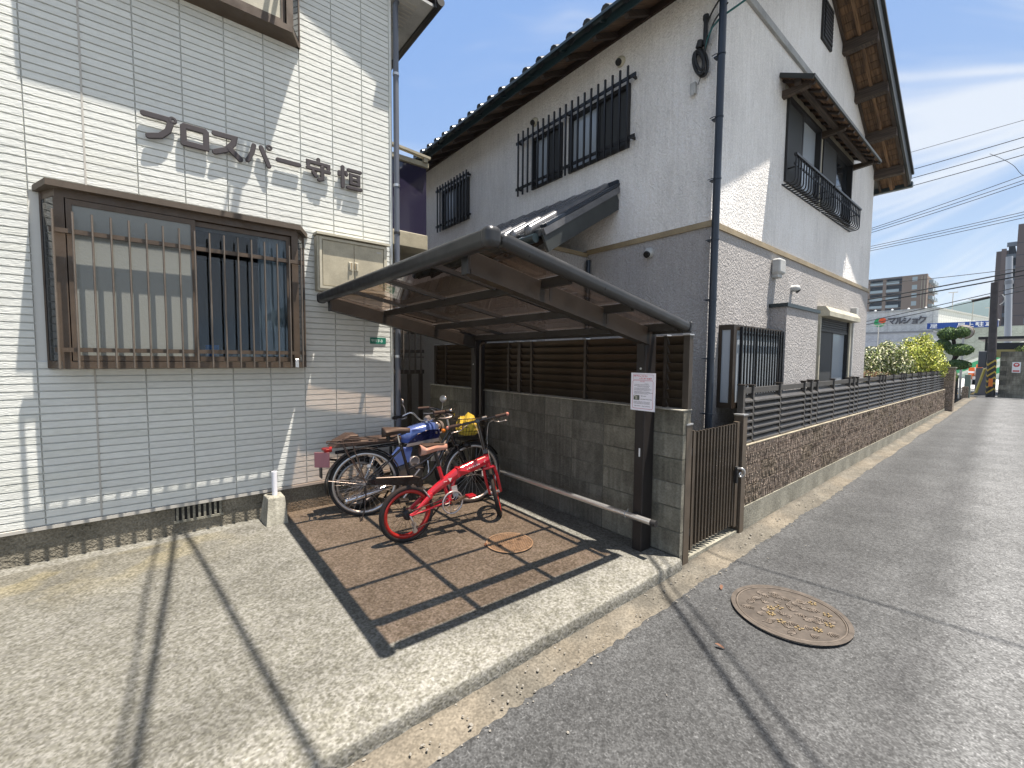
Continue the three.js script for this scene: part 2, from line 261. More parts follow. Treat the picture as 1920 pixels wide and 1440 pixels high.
{ // slab of washed concrete in front of the apartment house, with its broken front edge
  const xs = lin(-5, 3.2, 300), zs = [...lin(-12, -4.8, 20), ...lin(-4.76, -1.75, 130), -1.738, -1.730, -1.727, -1.724];
  const n = zs.length;
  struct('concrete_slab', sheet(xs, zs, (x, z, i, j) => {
    const e = 0.016 * (nz2(x, 2, 421, 9) - 0.5) + 0.012 * (nz2(x, 5, 422, 40) - 0.5);
    if (j === n - 1) return [-0.16, -1.722 + e]; if (j === n - 2) return [-0.055, -1.724 + e * 0.8]; if (j === n - 3) return [-0.012, -1.727 + e]; if (j === n - 4) return [-0.003, -1.738 + e];
    return 0.005 * (nz2(x, z, 423, 2) - 0.5) - 0.02 * ss(-4.55, -1.7, z) + 0.02;
  }, (x, z) => {
    let k = 0.92 + 0.34 * (nz2(x, z, 424, 1.7) - 0.5) + 0.18 * (nz2(x, z, 425, 9) - 0.5), r = 1.0, g = 1.0, b = 0.98;
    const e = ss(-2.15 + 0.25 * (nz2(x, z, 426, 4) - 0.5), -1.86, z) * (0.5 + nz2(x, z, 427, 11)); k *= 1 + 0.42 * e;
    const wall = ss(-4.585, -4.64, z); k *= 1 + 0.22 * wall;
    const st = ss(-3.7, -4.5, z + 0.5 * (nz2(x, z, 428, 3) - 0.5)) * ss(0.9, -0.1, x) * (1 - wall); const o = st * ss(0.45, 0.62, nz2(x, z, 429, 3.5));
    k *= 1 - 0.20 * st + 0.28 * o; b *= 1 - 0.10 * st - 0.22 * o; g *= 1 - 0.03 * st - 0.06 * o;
    const ring = Math.exp(-(((Math.hypot(x + 0.25, z + 3.95) - 0.12) / 0.05) ** 2)); k *= 1 + 0.15 * ring;
    return [k * r, k * g, k * b];
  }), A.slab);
}
{ // yard floors and the street that crosses at the end
  struct('yard_ground', fin(box(3.26, -0.3, -14, 18.8, -0.02, -1.9)), A.conc);
  const g = fin(box(27.2, -0.2, -60, 34, 0.165, 40)); struct('side_street', g, mat(0.15, 0.15, 0.15, { map: T.asph, bumpMap: T.asphB, bumpScale: 0.004, roughness: 0.9 }));
  struct('parking_area', fin(box(34, -0.2, -70, 110, 0.21, 45)), mat(0.42, 0.42, 0.40, { roughness: 0.9 }));
}

// ================================================================ APARTMENT HOUSE ON THE LEFT
const WA = -4.73;
const apt = thing('apartment_house', 'apartment house with cream tile-pattern siding, bay windows and raised sign letters on its front', 'apartment house', [0, 0, -4.75]);
{
  const bayHole = dy => [[-0.52, 1.58 + dy], [-0.52, 2.74 + dy], [1.0, 2.74 + dy], [1.0, 1.58 + dy]];
  part('wall', [extr([[-5, 0.27], [2.07, 0.27], [2.07, 5.72], [-1.4, 7.4], [-5, 5.7]], 0.12, [bayHole(0), bayHole(3.11)]).translate(0, 0, -4.87), box(1.95, 0.27, -12, 2.07, 5.7, -4.872), box(-5, 0.27, -12, -4.9, 5.7, -4.872)], A.groove, apt);
  part('side_siding', box(2.071, 0.30, -12, 2.083, 5.62, -4.80), A.siding, apt);
  part('foundation', box(-5, -0.05, -12, 2.06, 0.272, -4.752), A.found, apt);
  part('drip_edge', box(-5, 0.272, -4.76, 2.09, 0.297, -4.722), A.sealant, apt);
  part('corner_trim', box(2.066, 0.30, -4.80, 2.096, 5.66, -4.722, 0.006), A.siding, apt);
  // siding: one moulded tile of the panels after the other; the nearest 300 as pieces
  const pw = 0.309, ph = 0.0569, gx = 0.0028, gy = 0.0043;
  function cell(seed) {
    const w = pw - gx, h = ph - gy, d = 0.016, e = 0.0035, f = [[-w / 2 + e, -h / 2 + e, d], [w / 2 - e, -h / 2 + e, d], [w / 2 - e, h / 2 - e, d], [-w / 2 + e, h / 2 - e, d]], b = [[-w / 2, -h / 2, 0], [w / 2, -h / 2, 0], [w / 2, h / 2, 0], [-w / 2, h / 2, 0]];
    const P = [], q = (a, b2, c, e2) => P.push(...a, ...b2, ...c, ...a, ...c, ...e2); q(f[0], f[1], f[2], f[3]); for (let k = 0; k < 4; k++) { const n = (k + 1) % 4; q(b[k], b[n], f[n], f[k]); }
    const g = new THREE.BufferGeometry(); g.setAttribute('position', new THREE.Float32BufferAttribute(P, 3)); g.computeVertexNormals(); const o = fin(g), uv = o.attributes.uv, r = rng(seed), ox = r() * 9, oy = r() * 9; for (let i = 0; i < uv.count; i++) uv.setXY(i, uv.getX(i) + ox, uv.getY(i) + oy); return o;
  }
  const vars = Array.from({ length: 24 }, (_, k) => cell(900 + k)), mats = [A.siding, A.sidingB, A.siding, A.sidingD];
  const cells = [];
  for (let c = 0; c < 16; c++) for (let r = 0; r < 115; r++) {
    const x = 2.068 - (c + 0.5) * pw, y = 0.302 + (r + 0.5) * ph;
    if (y > 5.55 + 0.45 * Math.min(2.5 - x, 3.9)) continue;
    let inside = false; for (const dy of [0, 3.11]) if (x > -0.62 && x < 1.06 && y > 1.55 + dy && y < 2.80 + dy) inside = true;
    if (inside) continue;
    cells.push([x, y, Math.hypot(x, y - 1.6)]);
  }
  cells.sort((a, b) => a[2] - b[2]);
  const rest = [];
  cells.forEach(([x, y], k) => { const v = vars[Math.floor(R() * 24)], m = mats[Math.floor(R() * 4)]; if (k < 300) piece('siding_tile', v, m, apt, x, y, -4.7515); else rest.push(v.clone().translate(x, y, -4.7515)); });
  const rg = mergeGeometries(rest); rg.translate(0, 0, 4.75); const me = shad(new THREE.Mesh(rg, A.siding)); me.name = 'siding'; me.userData.kind = 'stuff'; apt.add(me);
  for (const x of [-0.404, 2.068 - 8 * 0.309 - 0.0, -0.95]) if (x !== 2.068 - 8 * 0.309) part('sealant_joint', box(x - 0.006, 0.302, -4.75, x + 0.006, 5.6, -4.733), A.sealant, apt);
  // roof with verge above the frame and the soffit that shows at the right corner
  const roof = part('roof', extr([[2.56, 5.60], [-1.4, 7.55], [-5.6, 5.55], [-5.6, 5.68], [-1.4, 7.70], [2.56, 5.74]], 7.6).translate(0, 0, -12.1), A.woodD, apt);
  part('soffit', box(2.09, 5.545, -12, 2.50, 5.575, -4.50), A.whiteD, roof);
  for (let k = 0; k < 26; k++) part('soffit_slot', box(2.16 + 0.0, 5.540, -4.62 - k * 0.06, 2.36, 5.546, -4.635 - k * 0.06), A.sealant, roof);
  part('fascia', box(2.50, 5.52, -12, 2.52, 5.64, -4.46), A.black, roof);
  part('gutter', cyl([2.56, 5.60, -12], [2.56, 5.60, -4.44], 0.05), A.blackM, roof);
  // floor vent in the foundation
  const vent = part('foundation_vent', [box(0.05, 0.125, -4.76, 0.415, 0.145, -4.735), box(0.05, 0.265, -4.76, 0.415, 0.272, -4.738)], A.conc, apt);
  part('vent_hole', box(0.06, 0.146, -4.758, 0.405, 0.264, -4.7505), A.dark, vent);
  for (let k = 0; k < 9; k++) part('vent_slat', box(0.068 + k * 0.0395, 0.146, -4.752, 0.086 + k * 0.0395, 0.264, -4.738), A.conc, vent);
  // drainpipe at the corner
  const dp = part('drainpipe', [cyl([2.135, 0.02, -4.70], [2.135, 5.50, -4.70], 0.031, 0.031, 14), tube([[2.135, 5.49, -4.70], [2.16, 5.56, -4.70], [2.30, 5.62, -4.68], [2.54, 5.60, -4.62]], 0.03, 12)], A.pipeGrey, apt);
  for (const y of [1.62, 3.02, 3.55, 4.76]) part('pipe_bracket', cyl([2.135, y - 0.014, -4.70], [2.135, y + 0.014, -4.70], 0.036, 0.036, 14), y === 3.02 ? A.blackM : A.alu, dp);
  // bay windows
  for (const dy of [0, 3.11]) {
    const zf = -4.535, Y = y => y + dy;
    const F = []; const xl = -0.655, xr = 1.15, fl = -0.555, fr = 1.045, z0 = -4.735;
    const slab = (y0, y1, o) => { const g = extr([[xl - o, -z0], [xr + o, -z0], [fr + o, -(zf + o)], [fl - o, -(zf + o)]], y1 - y0); return g.rotateX(-Math.PI / 2).translate(0, y0, 0); };
    F.push(slab(Y(1.50), Y(1.555), 0), slab(Y(2.745), Y(2.80), 0));
    for (const [x, z] of [[fl + 0.02, zf - 0.02], [fr - 0.02, zf - 0.02]]) F.push(box(x - 0.028, Y(1.555), z - 0.025, x + 0.028, Y(2.745), z + 0.02));
    F.push(box(xl, Y(1.50), z0 - 0.005, xl + 0.035, Y(2.80), z0 + 0.03), box(xr - 0.035, Y(1.50), z0 - 0.005, xr, Y(2.80), z0 + 0.03));
    const win = part('bay_window', F, A.bronze, apt);
    part('hood', [extr([[xl - 0.035, 4.735], [xr + 0.04, 4.735], [fr + 0.02, 4.475], [fl - 0.035, 4.475]], 0.045).rotateX(-Math.PI / 2).translate(0, Y(2.80), 0)], A.hoodTop, win);
    // two sashes
    const sash = (x0, x1, z, dark) => { part('sash', [box(x0, Y(1.56), z - 0.012, x0 + 0.032, Y(2.74), z + 0.012), box(x1 - 0.032, Y(1.56), z - 0.012, x1, Y(2.74), z + 0.012), box(x0 + 0.032, Y(1.56), z - 0.011, x1 - 0.032, Y(1.60), z + 0.011), box(x0 + 0.032, Y(2.70), z - 0.011, x1 - 0.032, Y(2.74), z + 0.011)], A.bronze, win); };
    sash(-0.50, 0.262, -4.545); sash(0.232, 0.99, -4.575);
    part('window_pane', box(-0.468, Y(1.60), -4.547, 0.23, Y(2.70), -4.543), dy ? A.creamL : A.frostL, win);
    part('window_pane', box(0.264, Y(1.60), -4.577, 0.958, Y(2.70), -4.573), dy ? A.creamL : A.clear, win);
    for (const [a, b] of [[xl, fl], [xr, fr]]) part('side_pane', [new THREE.BoxGeometry(Math.hypot(a - b, 0.19), 1.18, 0.006).rotateY(a < b ? Math.atan2(-0.19, 0.1) : Math.atan2(0.19, 0.105) + Math.PI).translate((a + b) / 2, Y(2.15), (z0 + zf) / 2)], A.glass, win);
    if (!dy) {
      for (let k = 0; k < 17; k++) { const x = -0.56 + k * 0.1012; part('window_bar', new THREE.CylinderGeometry(0.007, 0.007, 1.127, 10).scale(1, 1, 2.3).translate(x, 2.0665, -4.455), A.bar, win); }
      for (const y of [1.640, 2.495]) part('bar_rail', box(-0.582, y - 0.016, -4.497, 1.082, y + 0.016, -4.467), A.bronze, win);
      part('rail_clip', [box(0.995, 1.50, -4.50, 1.03, 1.585, -4.47, 0.006)], A.alu, win);
      part('inner_sill', box(0.25, 1.556, -4.86, 0.99, 1.562, -4.60), A.cream, win);
    }
  }
  part('room', [box(-0.8, 1.30, -7.5, 1.3, 1.56, -4.872), box(-0.8, 1.5, -7.6, 1.3, 3.0, -7.5), box(-0.9, 1.3, -7.6, -0.8, 3.0, -4.872), box(1.3, 1.3, -7.6, 1.4, 3.0, -4.872), box(-0.9, 2.95, -7.6, 1.4, 3.0, -4.872)], mat(0.10, 0.10, 0.10), apt);
}
one('curtain', (() => { const p = []; for (let i = 0; i <= 24; i++) p.push([0.73 + i * 0.0115, -4.615 - 0.012 * Math.sin(i * 1.3)]); for (let i = 24; i >= 0; i--) p.push([0.73 + i * 0.0115, -4.619 - 0.012 * Math.sin(i * 1.3)]); return extr(p.map(([a, b]) => [a, -b]), 1.10).rotateX(-Math.PI / 2).translate(0, 1.61, 0); })(), A.curtain, 'pale blue curtain behind the right end of the barred bay window', 'curtain');
{
  const t = thing('detergent_box', 'small white and blue box on the sill behind the barred bay window', 'box', [0.36, 1.563, -4.66]);
  part('carton', box(0.31, 1.563, -4.70, 0.41, 1.70, -4.62, 0.004), A.white, t); part('print', [box(0.311, 1.66, -4.6199, 0.409, 1.70, -4.6185), box(0.33, 1.60, -4.6199, 0.38, 1.625, -4.6185)], mat(0.05, 0.22, 0.62), t);
}
one('folded_towel', [sphere(0.62, 1.60, -4.66, 0.05, 2.3, 0.9, 0.7), sphere(0.70, 1.59, -4.66, 0.045, 1.6, 0.8, 0.7)], A.whiteD, 'white folded towel lying on the sill behind the barred bay window', 'towel', undefined, [0.62, 1.563, -4.66]);

{ // raised letters
  const t = thing('building_sign', 'row of seven dark raised Japanese letters above the barred bay window', 'building sign', [0.85, 3.38, -4.72]);
  const W = 0.185, K = 0.14;
  const ring = (cx, cy, r, q) => ({ o: arc(cx, cy, r, r, 0, 345, 14), h: [arc(cx, cy, r * q, r * q, 0, 345, 12)] });
  const st = (pts, w = W) => ({ o: strokeOutline(pts, w), h: [] });
  const frame = (x0, y0, x1, y1, w) => ({ o: [[x0 + 0.05, y0], [x1 - 0.03, y0], [x1, y0 + 0.03], [x1, y1 - 0.1], [x1 - 0.1, y1], [x0 + 0.1, y1], [x0, y1 - 0.1], [x0, y0 + 0.05]], h: [rect(x0 + w, y0 + w, x1 - w, y1 - w)] });
  const L = [
    [-0.055, 0.215, [st([[0.05, .91], [.80, .91], [.84, .74], [.76, .46], [.54, .2], [.18, .08]]), ring(.92, .93, .125, .45)]],
    [0.188, 0.205, [frame(0.02, 0.06, 0.98, 0.94, 0.19)]],
    [0.415, 0.225, [st([[.08, .90], [.74, .90], [.70, .66], [.44, .32], [.08, .12]]), st([[.55, .42], [.92, .06]])]],
    [0.665, 0.225, [st([[.30, .84], [.24, .52], [.07, .12]], .15), st([[.56, .84], [.68, .5], [.84, .08]], .15), ring(.86, .92, .11, .45)]],
    [0.915, 0.215, [st([[.08, .5], [.94, .5]], .17)]],
    [1.185, 0.225, [st([[.5, 1.02], [.5, .88]], .13), st([[.07, .66], [.07, .82], [.93, .82], [.93, .66]], K), st([[.05, .52], [.96, .52]], K), st([[.66, .66], [.66, .12], [.52, .06]], K), st([[.27, .36], [.38, .20]], .13)]],
    [1.490, 0.235, [st([[.20, 1.0], [.20, .02]], K), st([[.05, .72], [.05, .56]], .11), st([[.34, .78], [.37, .64]], .11), st([[.46, .93], [.98, .93]], K), { o: rect(.50, .22, .96, .77), h: [rect(.62, .55, .84, .66), rect(.62, .33, .84, .44)] }, st([[.42, .05], [1.0, .05]], K)]],
  ];
  for (const [x, w, ps] of L) part('letter', ps.map((p, k) => extr(p.o.map(([a, b]) => [a * w, b * 0.205]), 0.018 + k * 0.0012, p.h.map(h => h.map(([a, b]) => [a * w, b * 0.205])), 0.0025).translate(x, 3.385, -4.712)), A.letter, t);
}
{ // meter cabinet
  const t = thing('utility_cabinet', 'cream steel utility cabinet with two doors on the siding beside the bay window', 'utility cabinet', [1.61, 2.27, -4.72]);
  part('case', [box(1.248, 2.275, -4.732, 1.985, 2.83, -4.625, 0.012), box(1.268, 2.30, -4.626, 1.965, 2.325, -4.606), box(1.268, 2.79, -4.626, 1.965, 2.815, -4.606), box(1.268, 2.325, -4.626, 1.292, 2.79, -4.606), box(1.941, 2.325, -4.626, 1.965, 2.79, -4.606)], A.creamL, t);
  part('lid', [extr([[0, 0], [0.155, -0.012], [0.155, -0.034], [0, -0.022]], 0.76).rotateY(-Math.PI / 2).translate(1.998, 2.862, -4.732).clone()], A.creamL, t);
  for (const [a, b, h] of [[1.300, 1.613, 1.575], [1.618, 1.933, 1.635]]) { const d = part('door', box(a, 2.333, -4.628, b, 2.782, -4.614, 0.003), A.cream, t); part('door_handle', [box(h - 0.022, 2.51, -4.616, h + 0.022, 2.60, -4.604, 0.004), box(h - 0.014 + (h > 1.6 ? 0.01 : 0), 2.515, -4.606, h - 0.002 + (h > 1.6 ? 0.01 : 0), 2.59, -4.592, 0.004)], A.creamL, d); part('handle_recess', box(h - 0.006 - (h > 1.6 ? 0.012 : -0.004), 2.525, -4.6045, h + 0.010 - (h > 1.6 ? 0.012 : -0.004), 2.59, -4.6025), A.trim, d); }
  part('maker_label', box(1.86, 2.735, -4.6145, 1.91, 2.75, -4.613), A.sealant, t);
}
{ // green address plate
  const c = document.createElement('canvas'); c.width = 256; c.height = 96; const g = c.getContext('2d'); g.fillStyle = '#1c6f5c'; g.fillRect(0, 0, 256, 96); g.fillStyle = '#e8f0ea'; g.font = 'bold 58px sans-serif'; g.fillText('7-3', 118, 70);
  g.strokeStyle = '#e8f0ea'; g.lineWidth = 4; const S = (ox, oy, s, ps) => { for (const p of ps) { g.beginPath(); p.forEach(([x, y], i) => g[i ? 'lineTo' : 'moveTo'](ox + x * s, oy + (1 - y) * s)); g.stroke(); } };
  S(14, 22, 44, [[[.5, 1], [.5, .86]], [[.06, .64], [.06, .82], [.94, .82], [.94, .64]], [[.04, .5], [.97, .5]], [[.66, .64], [.66, .1], [.5, .06]], [[.28, .36], [.38, .2]]]);
  S(64, 22, 44, [[[.2, 1], [.2, 0]], [[.06, .75], [.06, .55]], [[.45, .92], [1, .92]], [[.52, .2], [.93, .2], [.93, .75], [.52, .75], [.52, .2]], [[.52, .48], [.93, .48]], [[.42, .05], [1, .05]]]);
  const tx = new THREE.CanvasTexture(c); tx.colorSpace = THREE.SRGBColorSpace;
  const t = thing('address_plate', 'small green address plate reading 7-3 at the right corner of the siding', 'address plate', [1.91, 1.79, -4.725]);
  part('plate', box(1.822, 1.757, -4.735, 2.005, 1.828, -4.7285), mat(0.01, 0.15, 0.105, { roughness: 0.4 }), t);
  const pl = new THREE.PlaneGeometry(0.181, 0.0685).translate(1.9135 - 1.91, 1.7925 - 1.79, -4.7278 + 4.725), pm = shad(new THREE.Mesh(pl, new THREE.MeshStandardMaterial({ map: tx, roughness: 0.4 }))); pm.name = 'lettering'; t.add(pm);
}
{ // tapered concrete foot with a white pipe
  const t = thing('concrete_footing', 'tapered concrete footing with an upright white pipe against the left house', 'concrete footing', [0.80, 0, -4.58]);
  const b = [[0.70, -4.72], [0.905, -4.72], [0.905, -4.45], [0.735 - 0.02, -4.45]], u = [[0.735, -4.675], [0.885, -4.675], [0.885, -4.50], [0.745, -4.50]], P = [], q = (a, b2, c, d) => P.push(...a, ...b2, ...c, ...a, ...c, ...d);
  const B = b.map(([x, z]) => [x, -0.01, z]), U = u.map(([x, z]) => [x, 0.265, z]), U2 = u.map(([x, z]) => [x + (x > 0.81 ? -0.012 : 0.012), 0.277, z + (z > -4.6 ? -0.012 : 0.012)]);
  for (const [lo, hi] of [[B, U], [U, U2]]) for (let k = 0; k < 4; k++) { const n = (k + 1) % 4; q(lo[n], lo[k], hi[k], hi[n]); } q(U2[3], U2[2], U2[1], U2[0]);
  const g = new THREE.BufferGeometry(); g.setAttribute('position', new THREE.Float32BufferAttribute(P, 3)); g.computeVertexNormals();
  part('footing', g, mat(0.46, 0.45, 0.40, { map: T.block, bumpMap: T.concB, bumpScale: 0.002, roughness: 0.9 }), t);
  part('pipe', [new THREE.CylinderGeometry(0.024, 0.024, 0.235, 14, 1, true).translate(0.815, 0.385, -4.585), new THREE.TorusGeometry(0.0215, 0.0028, 6, 16).rotateX(Math.PI / 2).translate(0.815, 0.502, -4.585)], mat(0.72, 0.72, 0.76, { side: THREE.DoubleSide, roughness: 0.5 }), t);
}

// ================================================================ BICYCLE SHELTER
{
  const t = thing('bicycle_shelter', 'dark metal bicycle shelter with brown see-through roof on two posts by the block wall', 'bicycle shelter', [3.13, 0, -3.2]);
  const ry = x => 2.245 - 0.184 * (x - 1.27), z0 = -4.63, z1 = -1.70, xr = 3.180;
  const g = part('gutter', [new RoundedBoxGeometry(0.085, 0.10, z1 - z0 - 0.06, 3, 0.035).translate(1.278, ry(1.278) - 0.045, (z0 + z1) / 2)], A.carport, t);
  part('corner_cap', [new RoundedBoxGeometry(0.094, 0.108, 0.085, 3, 0.035).translate(1.280, ry(1.28) - 0.045, z1 - 0.035), new RoundedBoxGeometry(0.094, 0.108, 0.07, 3, 0.035).translate(1.280, ry(1.28) - 0.045, z0 + 0.03)], tint(A.carport, 1.15), g);
  for (const z of [z1 - 0.04, z0 + 0.03]) { const L = Math.hypot(xr - 1.33, ry(1.33) - ry(xr)); const q = new RoundedBoxGeometry(L, 0.082, 0.075, 3, 0.034).rotateZ(-Math.atan(0.184)).translate((xr + 1.33) / 2, (ry(1.33) + ry(xr)) / 2 - 0.035, z); const b = part('side_rail', q, A.carport, t); part('end_cap', new RoundedBoxGeometry(0.022, 0.086, 0.079, 2, 0.01).rotateZ(-Math.atan(0.184)).translate(xr + 0.006, ry(xr) - 0.036, z), tint(A.carport, 1.4), b); }
  for (const x of [1.89, 2.51, 3.07]) part('purlin', box(x - 0.017, ry(x) - 0.085, z0 + 0.06, x + 0.017, ry(x) - 0.028, z1 - 0.07), A.carportIn, t);
  part('rear_rail', box(3.145, ry(3.16) - 0.085, z0 + 0.06, xr, ry(3.19) - 0.022, z1 - 0.07), A.carportIn, t);
  const zs = [z0 + 0.06, -3.96, -3.22, -2.49, z1 - 0.075];
  for (const z of zs.slice(1, 4)) part('rafter', bar([1.32, ry(1.32) - 0.028, z], [3.15, ry(3.15) - 0.028, z], 0.032, 0.03), A.carport, t);
  const xs = [1.315, 1.89, 2.51, 3.07, 3.15];
  for (let i = 0; i < 4; i++) for (let k = 0; k < 4; k++) { const a = xs[i] + 0.004, b = xs[i + 1] - 0.004, c = zs[k] + 0.006, d = zs[k + 1] - 0.006, y = x => ry(x) - 0.020; const q = new THREE.BufferGeometry(); q.setAttribute('position', new THREE.Float32BufferAttribute([a, y(a), c, a, y(a), d, b, y(b), d, a, y(a), c, b, y(b), d, b, y(b), c], 3)); q.computeVertexNormals(); part('roof_panel', q, A.poly, t); }
  for (const z of [-2.03, -4.49]) {
    const top = x => 2.186 - 0.195 * (x - 1.383), B = part('beam', [extr([[1.335, top(1.335)], [3.10, top(3.10)], [3.10, top(3.10) - 0.125], [1.335, top(1.335) - 0.122]], 0.052, [], 0.003).translate(0, 0, z - 0.026), extr([[1.335, top(1.335) - 0.105], [3.08, top(3.08) - 0.108], [3.08, top(3.08) - 0.132], [1.335, top(1.335) - 0.129]], 0.074).translate(0, 0, z - 0.037)], A.carportIn, t);
    part('beam_cap', box(1.315, top(1.325) - 0.135, z - 0.034, 1.338, top(1.325) + 0.03, z + 0.034, 0.006), A.carport, B);
    for (const x of [1.955, 2.535]) part('bracket', box(x - 0.012, top(x) - 0.128, z - 0.031, x + 0.012, top(x) + 0.01, z + 0.031), A.carport, B);
  }
  for (const z of [-2.06, -4.50]) { const P = part('post', [box(3.055, -0.04, z - 0.045, 3.20, 1.885, z + 0.045, 0.006), extr([[3.04, 1.74], [3.10, 1.87], [3.10, 1.60], [3.055, 1.60]], 0.07).translate(0, 0, z - 0.035)], A.post, t); for (const y of [1.66, 1.53]) part('bolt', cyl([3.051, y, z], [3.057, y, z], 0.009), A.alu, P); part('reflector', box(3.0525, 0.80, z + 0.001, 3.0555, 0.87, z + 0.014), A.white, P); }
  part('drainpipe', [tube([[3.10, 1.80, -4.30], [3.09, 1.79, -4.36], [3.09, 1.76, -4.39], [3.09, 1.70, -4.395]], 0.018, 10), cyl([3.09, 1.70, -4.395], [3.09, 0.03, -4.395], 0.018), cyl([3.09, 1.24, -4.395], [3.09, 1.27, -4.395], 0.021)], A.louvreP, t);
}
{ // stainless tube along the foot of the wall
  const t = thing('wheel_stop_rail', 'shiny stainless steel rail low along the block wall under the shelter', 'rail', [3.02, 0, -2.9]);
  part('tube', cyl([3.02, 0.30, -4.45], [3.02, 0.295, -1.905], 0.025, 0.025, 18), A.steel, t);
  part('end_cap', cyl([3.02, 0.295, -1.905], [3.02, 0.2945, -1.86], 0.0265, 0.0265, 18), A.blackM, t);
  part('bracket', [box(3.02, 0.275, -2.085, 3.06, 0.325, -2.04), box(3.02, 0.275, -4.52, 3.06, 0.325, -4.48)], A.blackM, t);
  part('wire_tie', tube([[3.02, 0.325, -2.14], [2.992, 0.30, -2.145], [3.01, 0.265, -2.14], [3.035, 0.27, -2.15], [3.025, 0.345, -2.13]], 0.003, 16, 5), A.whiteD, t);
}
{ // notice on the post: flat print
  const c = document.createElement('canvas'); c.width = 440; c.height = 620; const g = c.getContext('2d'), r = rng(77); g.fillStyle = '#f1eef6'; g.fillRect(0, 0, 440, 620);
  const glyph = (x, y, s, w) => { g.lineWidth = w; const n = 3 + Math.floor(r() * 3); for (let k = 0; k < n; k++) { g.beginPath(); if (r() < 0.5) { const yy = y + s * (0.15 + 0.75 * r()); g.moveTo(x + s * 0.08, yy); g.lineTo(x + s * 0.92, yy); } else { const xx = x + s * (0.2 + 0.6 * r()); g.moveTo(xx, y + s * 0.08); g.lineTo(xx - s * 0.12 * r(), y + s * 0.94); } g.stroke(); } };
  const line = (x, y, n, s, colr, w) => { g.strokeStyle = colr; for (let k = 0; k < n; k++) glyph(x + k * s * 1.08, y, s, w); };
  line(44, 34, 9, 27, '#c8203c', 4); line(150, 72, 8, 27, '#c8203c', 4);
  g.strokeStyle = '#b8405a'; g.lineWidth = 3; g.strokeRect(40, 24, 366, 84); g.lineWidth = 5; g.beginPath(); g.moveTo(60, 122); g.lineTo(380, 122); g.quadraticCurveTo(408, 122, 408, 150); g.lineTo(408, 560); g.quadraticCurveTo(408, 588, 380, 588); g.lineTo(60, 588); g.quadraticCurveTo(32, 588, 32, 560); g.lineTo(32, 150); g.quadraticCurveTo(32, 122, 60, 122); g.stroke();
  line(170, 134, 8, 11, '#c8203c', 2.5); for (const [y, n, s, k] of [[170, 8, 9, 250], [186, 26, 10, 58], [206, 27, 10, 58], [222, 18, 11, 120], [246, 27, 10, 58], [262, 25, 12, 58], [280, 26, 10, 58], [304, 27, 10, 58], [318, 27, 12, 58], [336, 25, 10, 58]]) line(k, y, n, s, '#3a3748', 1.8);
  g.fillStyle = '#5b5f58'; g.fillRect(52, 368, 112, 82); g.fillStyle = '#a9a79a'; g.fillRect(86, 380, 36, 60); g.fillStyle = '#d9d7ce'; g.fillRect(60, 372, 26, 20); line(184, 372, 7, 14, '#2f2d3c', 2.5); line(184, 424, 13, 15, '#2f2d3c', 3); for (const y of [470, 486, 502]) line(54, y, 28, 10, '#3a3748', 1.6); line(70, 540, 9, 12, '#3a3748', 2); line(210, 540, 12, 12, '#3a3748', 2);
  const tx = new THREE.CanvasTexture(c); tx.colorSpace = THREE.SRGBColorSpace;
  const t = thing('notice_sheet', 'white laminated notice with red heading fixed to the front shelter post', 'notice', [3.05, 1.33, -2.03]);
  part('sheet', box(3.046, 1.185, -2.145, 3.0515, 1.495, -1.918), mat(0.78, 0.77, 0.82, { roughness: 0.3 }), t);
  const pl = new THREE.PlaneGeometry(0.223, 0.306).rotateY(-Math.PI / 2).translate(3.0452 - 3.05, 1.34 - 1.33, -2.0315 + 2.03), pm = shad(new THREE.Mesh(pl, new THREE.MeshPhysicalMaterial({ map: tx, roughness: 0.25 }))); pm.name = 'print'; t.add(pm);
}

// ================================================================ BLOCK WALL AND LOUVRE FENCE BETWEEN THE HOUSES
{
  const t = thing('block_wall', 'stained grey concrete block wall six courses high beside the bicycle shelter', 'block wall', [3.26, 0, -3.8]);
  const mk = (L, s) => { const g = fin(new RoundedBoxGeometry(0.116, 0.193, L - 0.008, 1, 0.006)), uv = g.attributes.uv, r = rng(s), a = r() * 7, b = r() * 7; for (let i = 0; i < uv.count; i++) uv.setXY(i, uv.getX(i) + a, uv.getY(i) + b); return g; };
  const full = lin(0, 9, 9).map((_, k) => mk(0.4, 310 + k)), half = lin(0, 3, 3).map((_, k) => mk(0.2, 330 + k));
  part('mortar', box(3.218, -0.1, -5.88, 3.32, 1.196, -1.762), A.mortar, t);
  for (let r = 0; r < 6; r++) {
    let z = -1.757;
    const L = []; for (let k = 0; k < 10; k++) L.push(0.4); L.push(0.12);
    for (const l of L) {
      if (l < 0.3) { piece('block', half[r % 4], A.block[r % 6], t, 3.271, 0.1 + r * 0.2, z - 0.06); continue; }
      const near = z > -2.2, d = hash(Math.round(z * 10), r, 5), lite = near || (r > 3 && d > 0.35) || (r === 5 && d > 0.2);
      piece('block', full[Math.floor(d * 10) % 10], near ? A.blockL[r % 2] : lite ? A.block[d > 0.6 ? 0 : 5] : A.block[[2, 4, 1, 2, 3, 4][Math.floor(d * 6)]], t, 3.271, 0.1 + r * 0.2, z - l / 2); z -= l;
    }
  }
  part('coping', [box(3.178, 1.198, -5.88, 3.335, 1.206, -1.757)], A.coping, t);
}
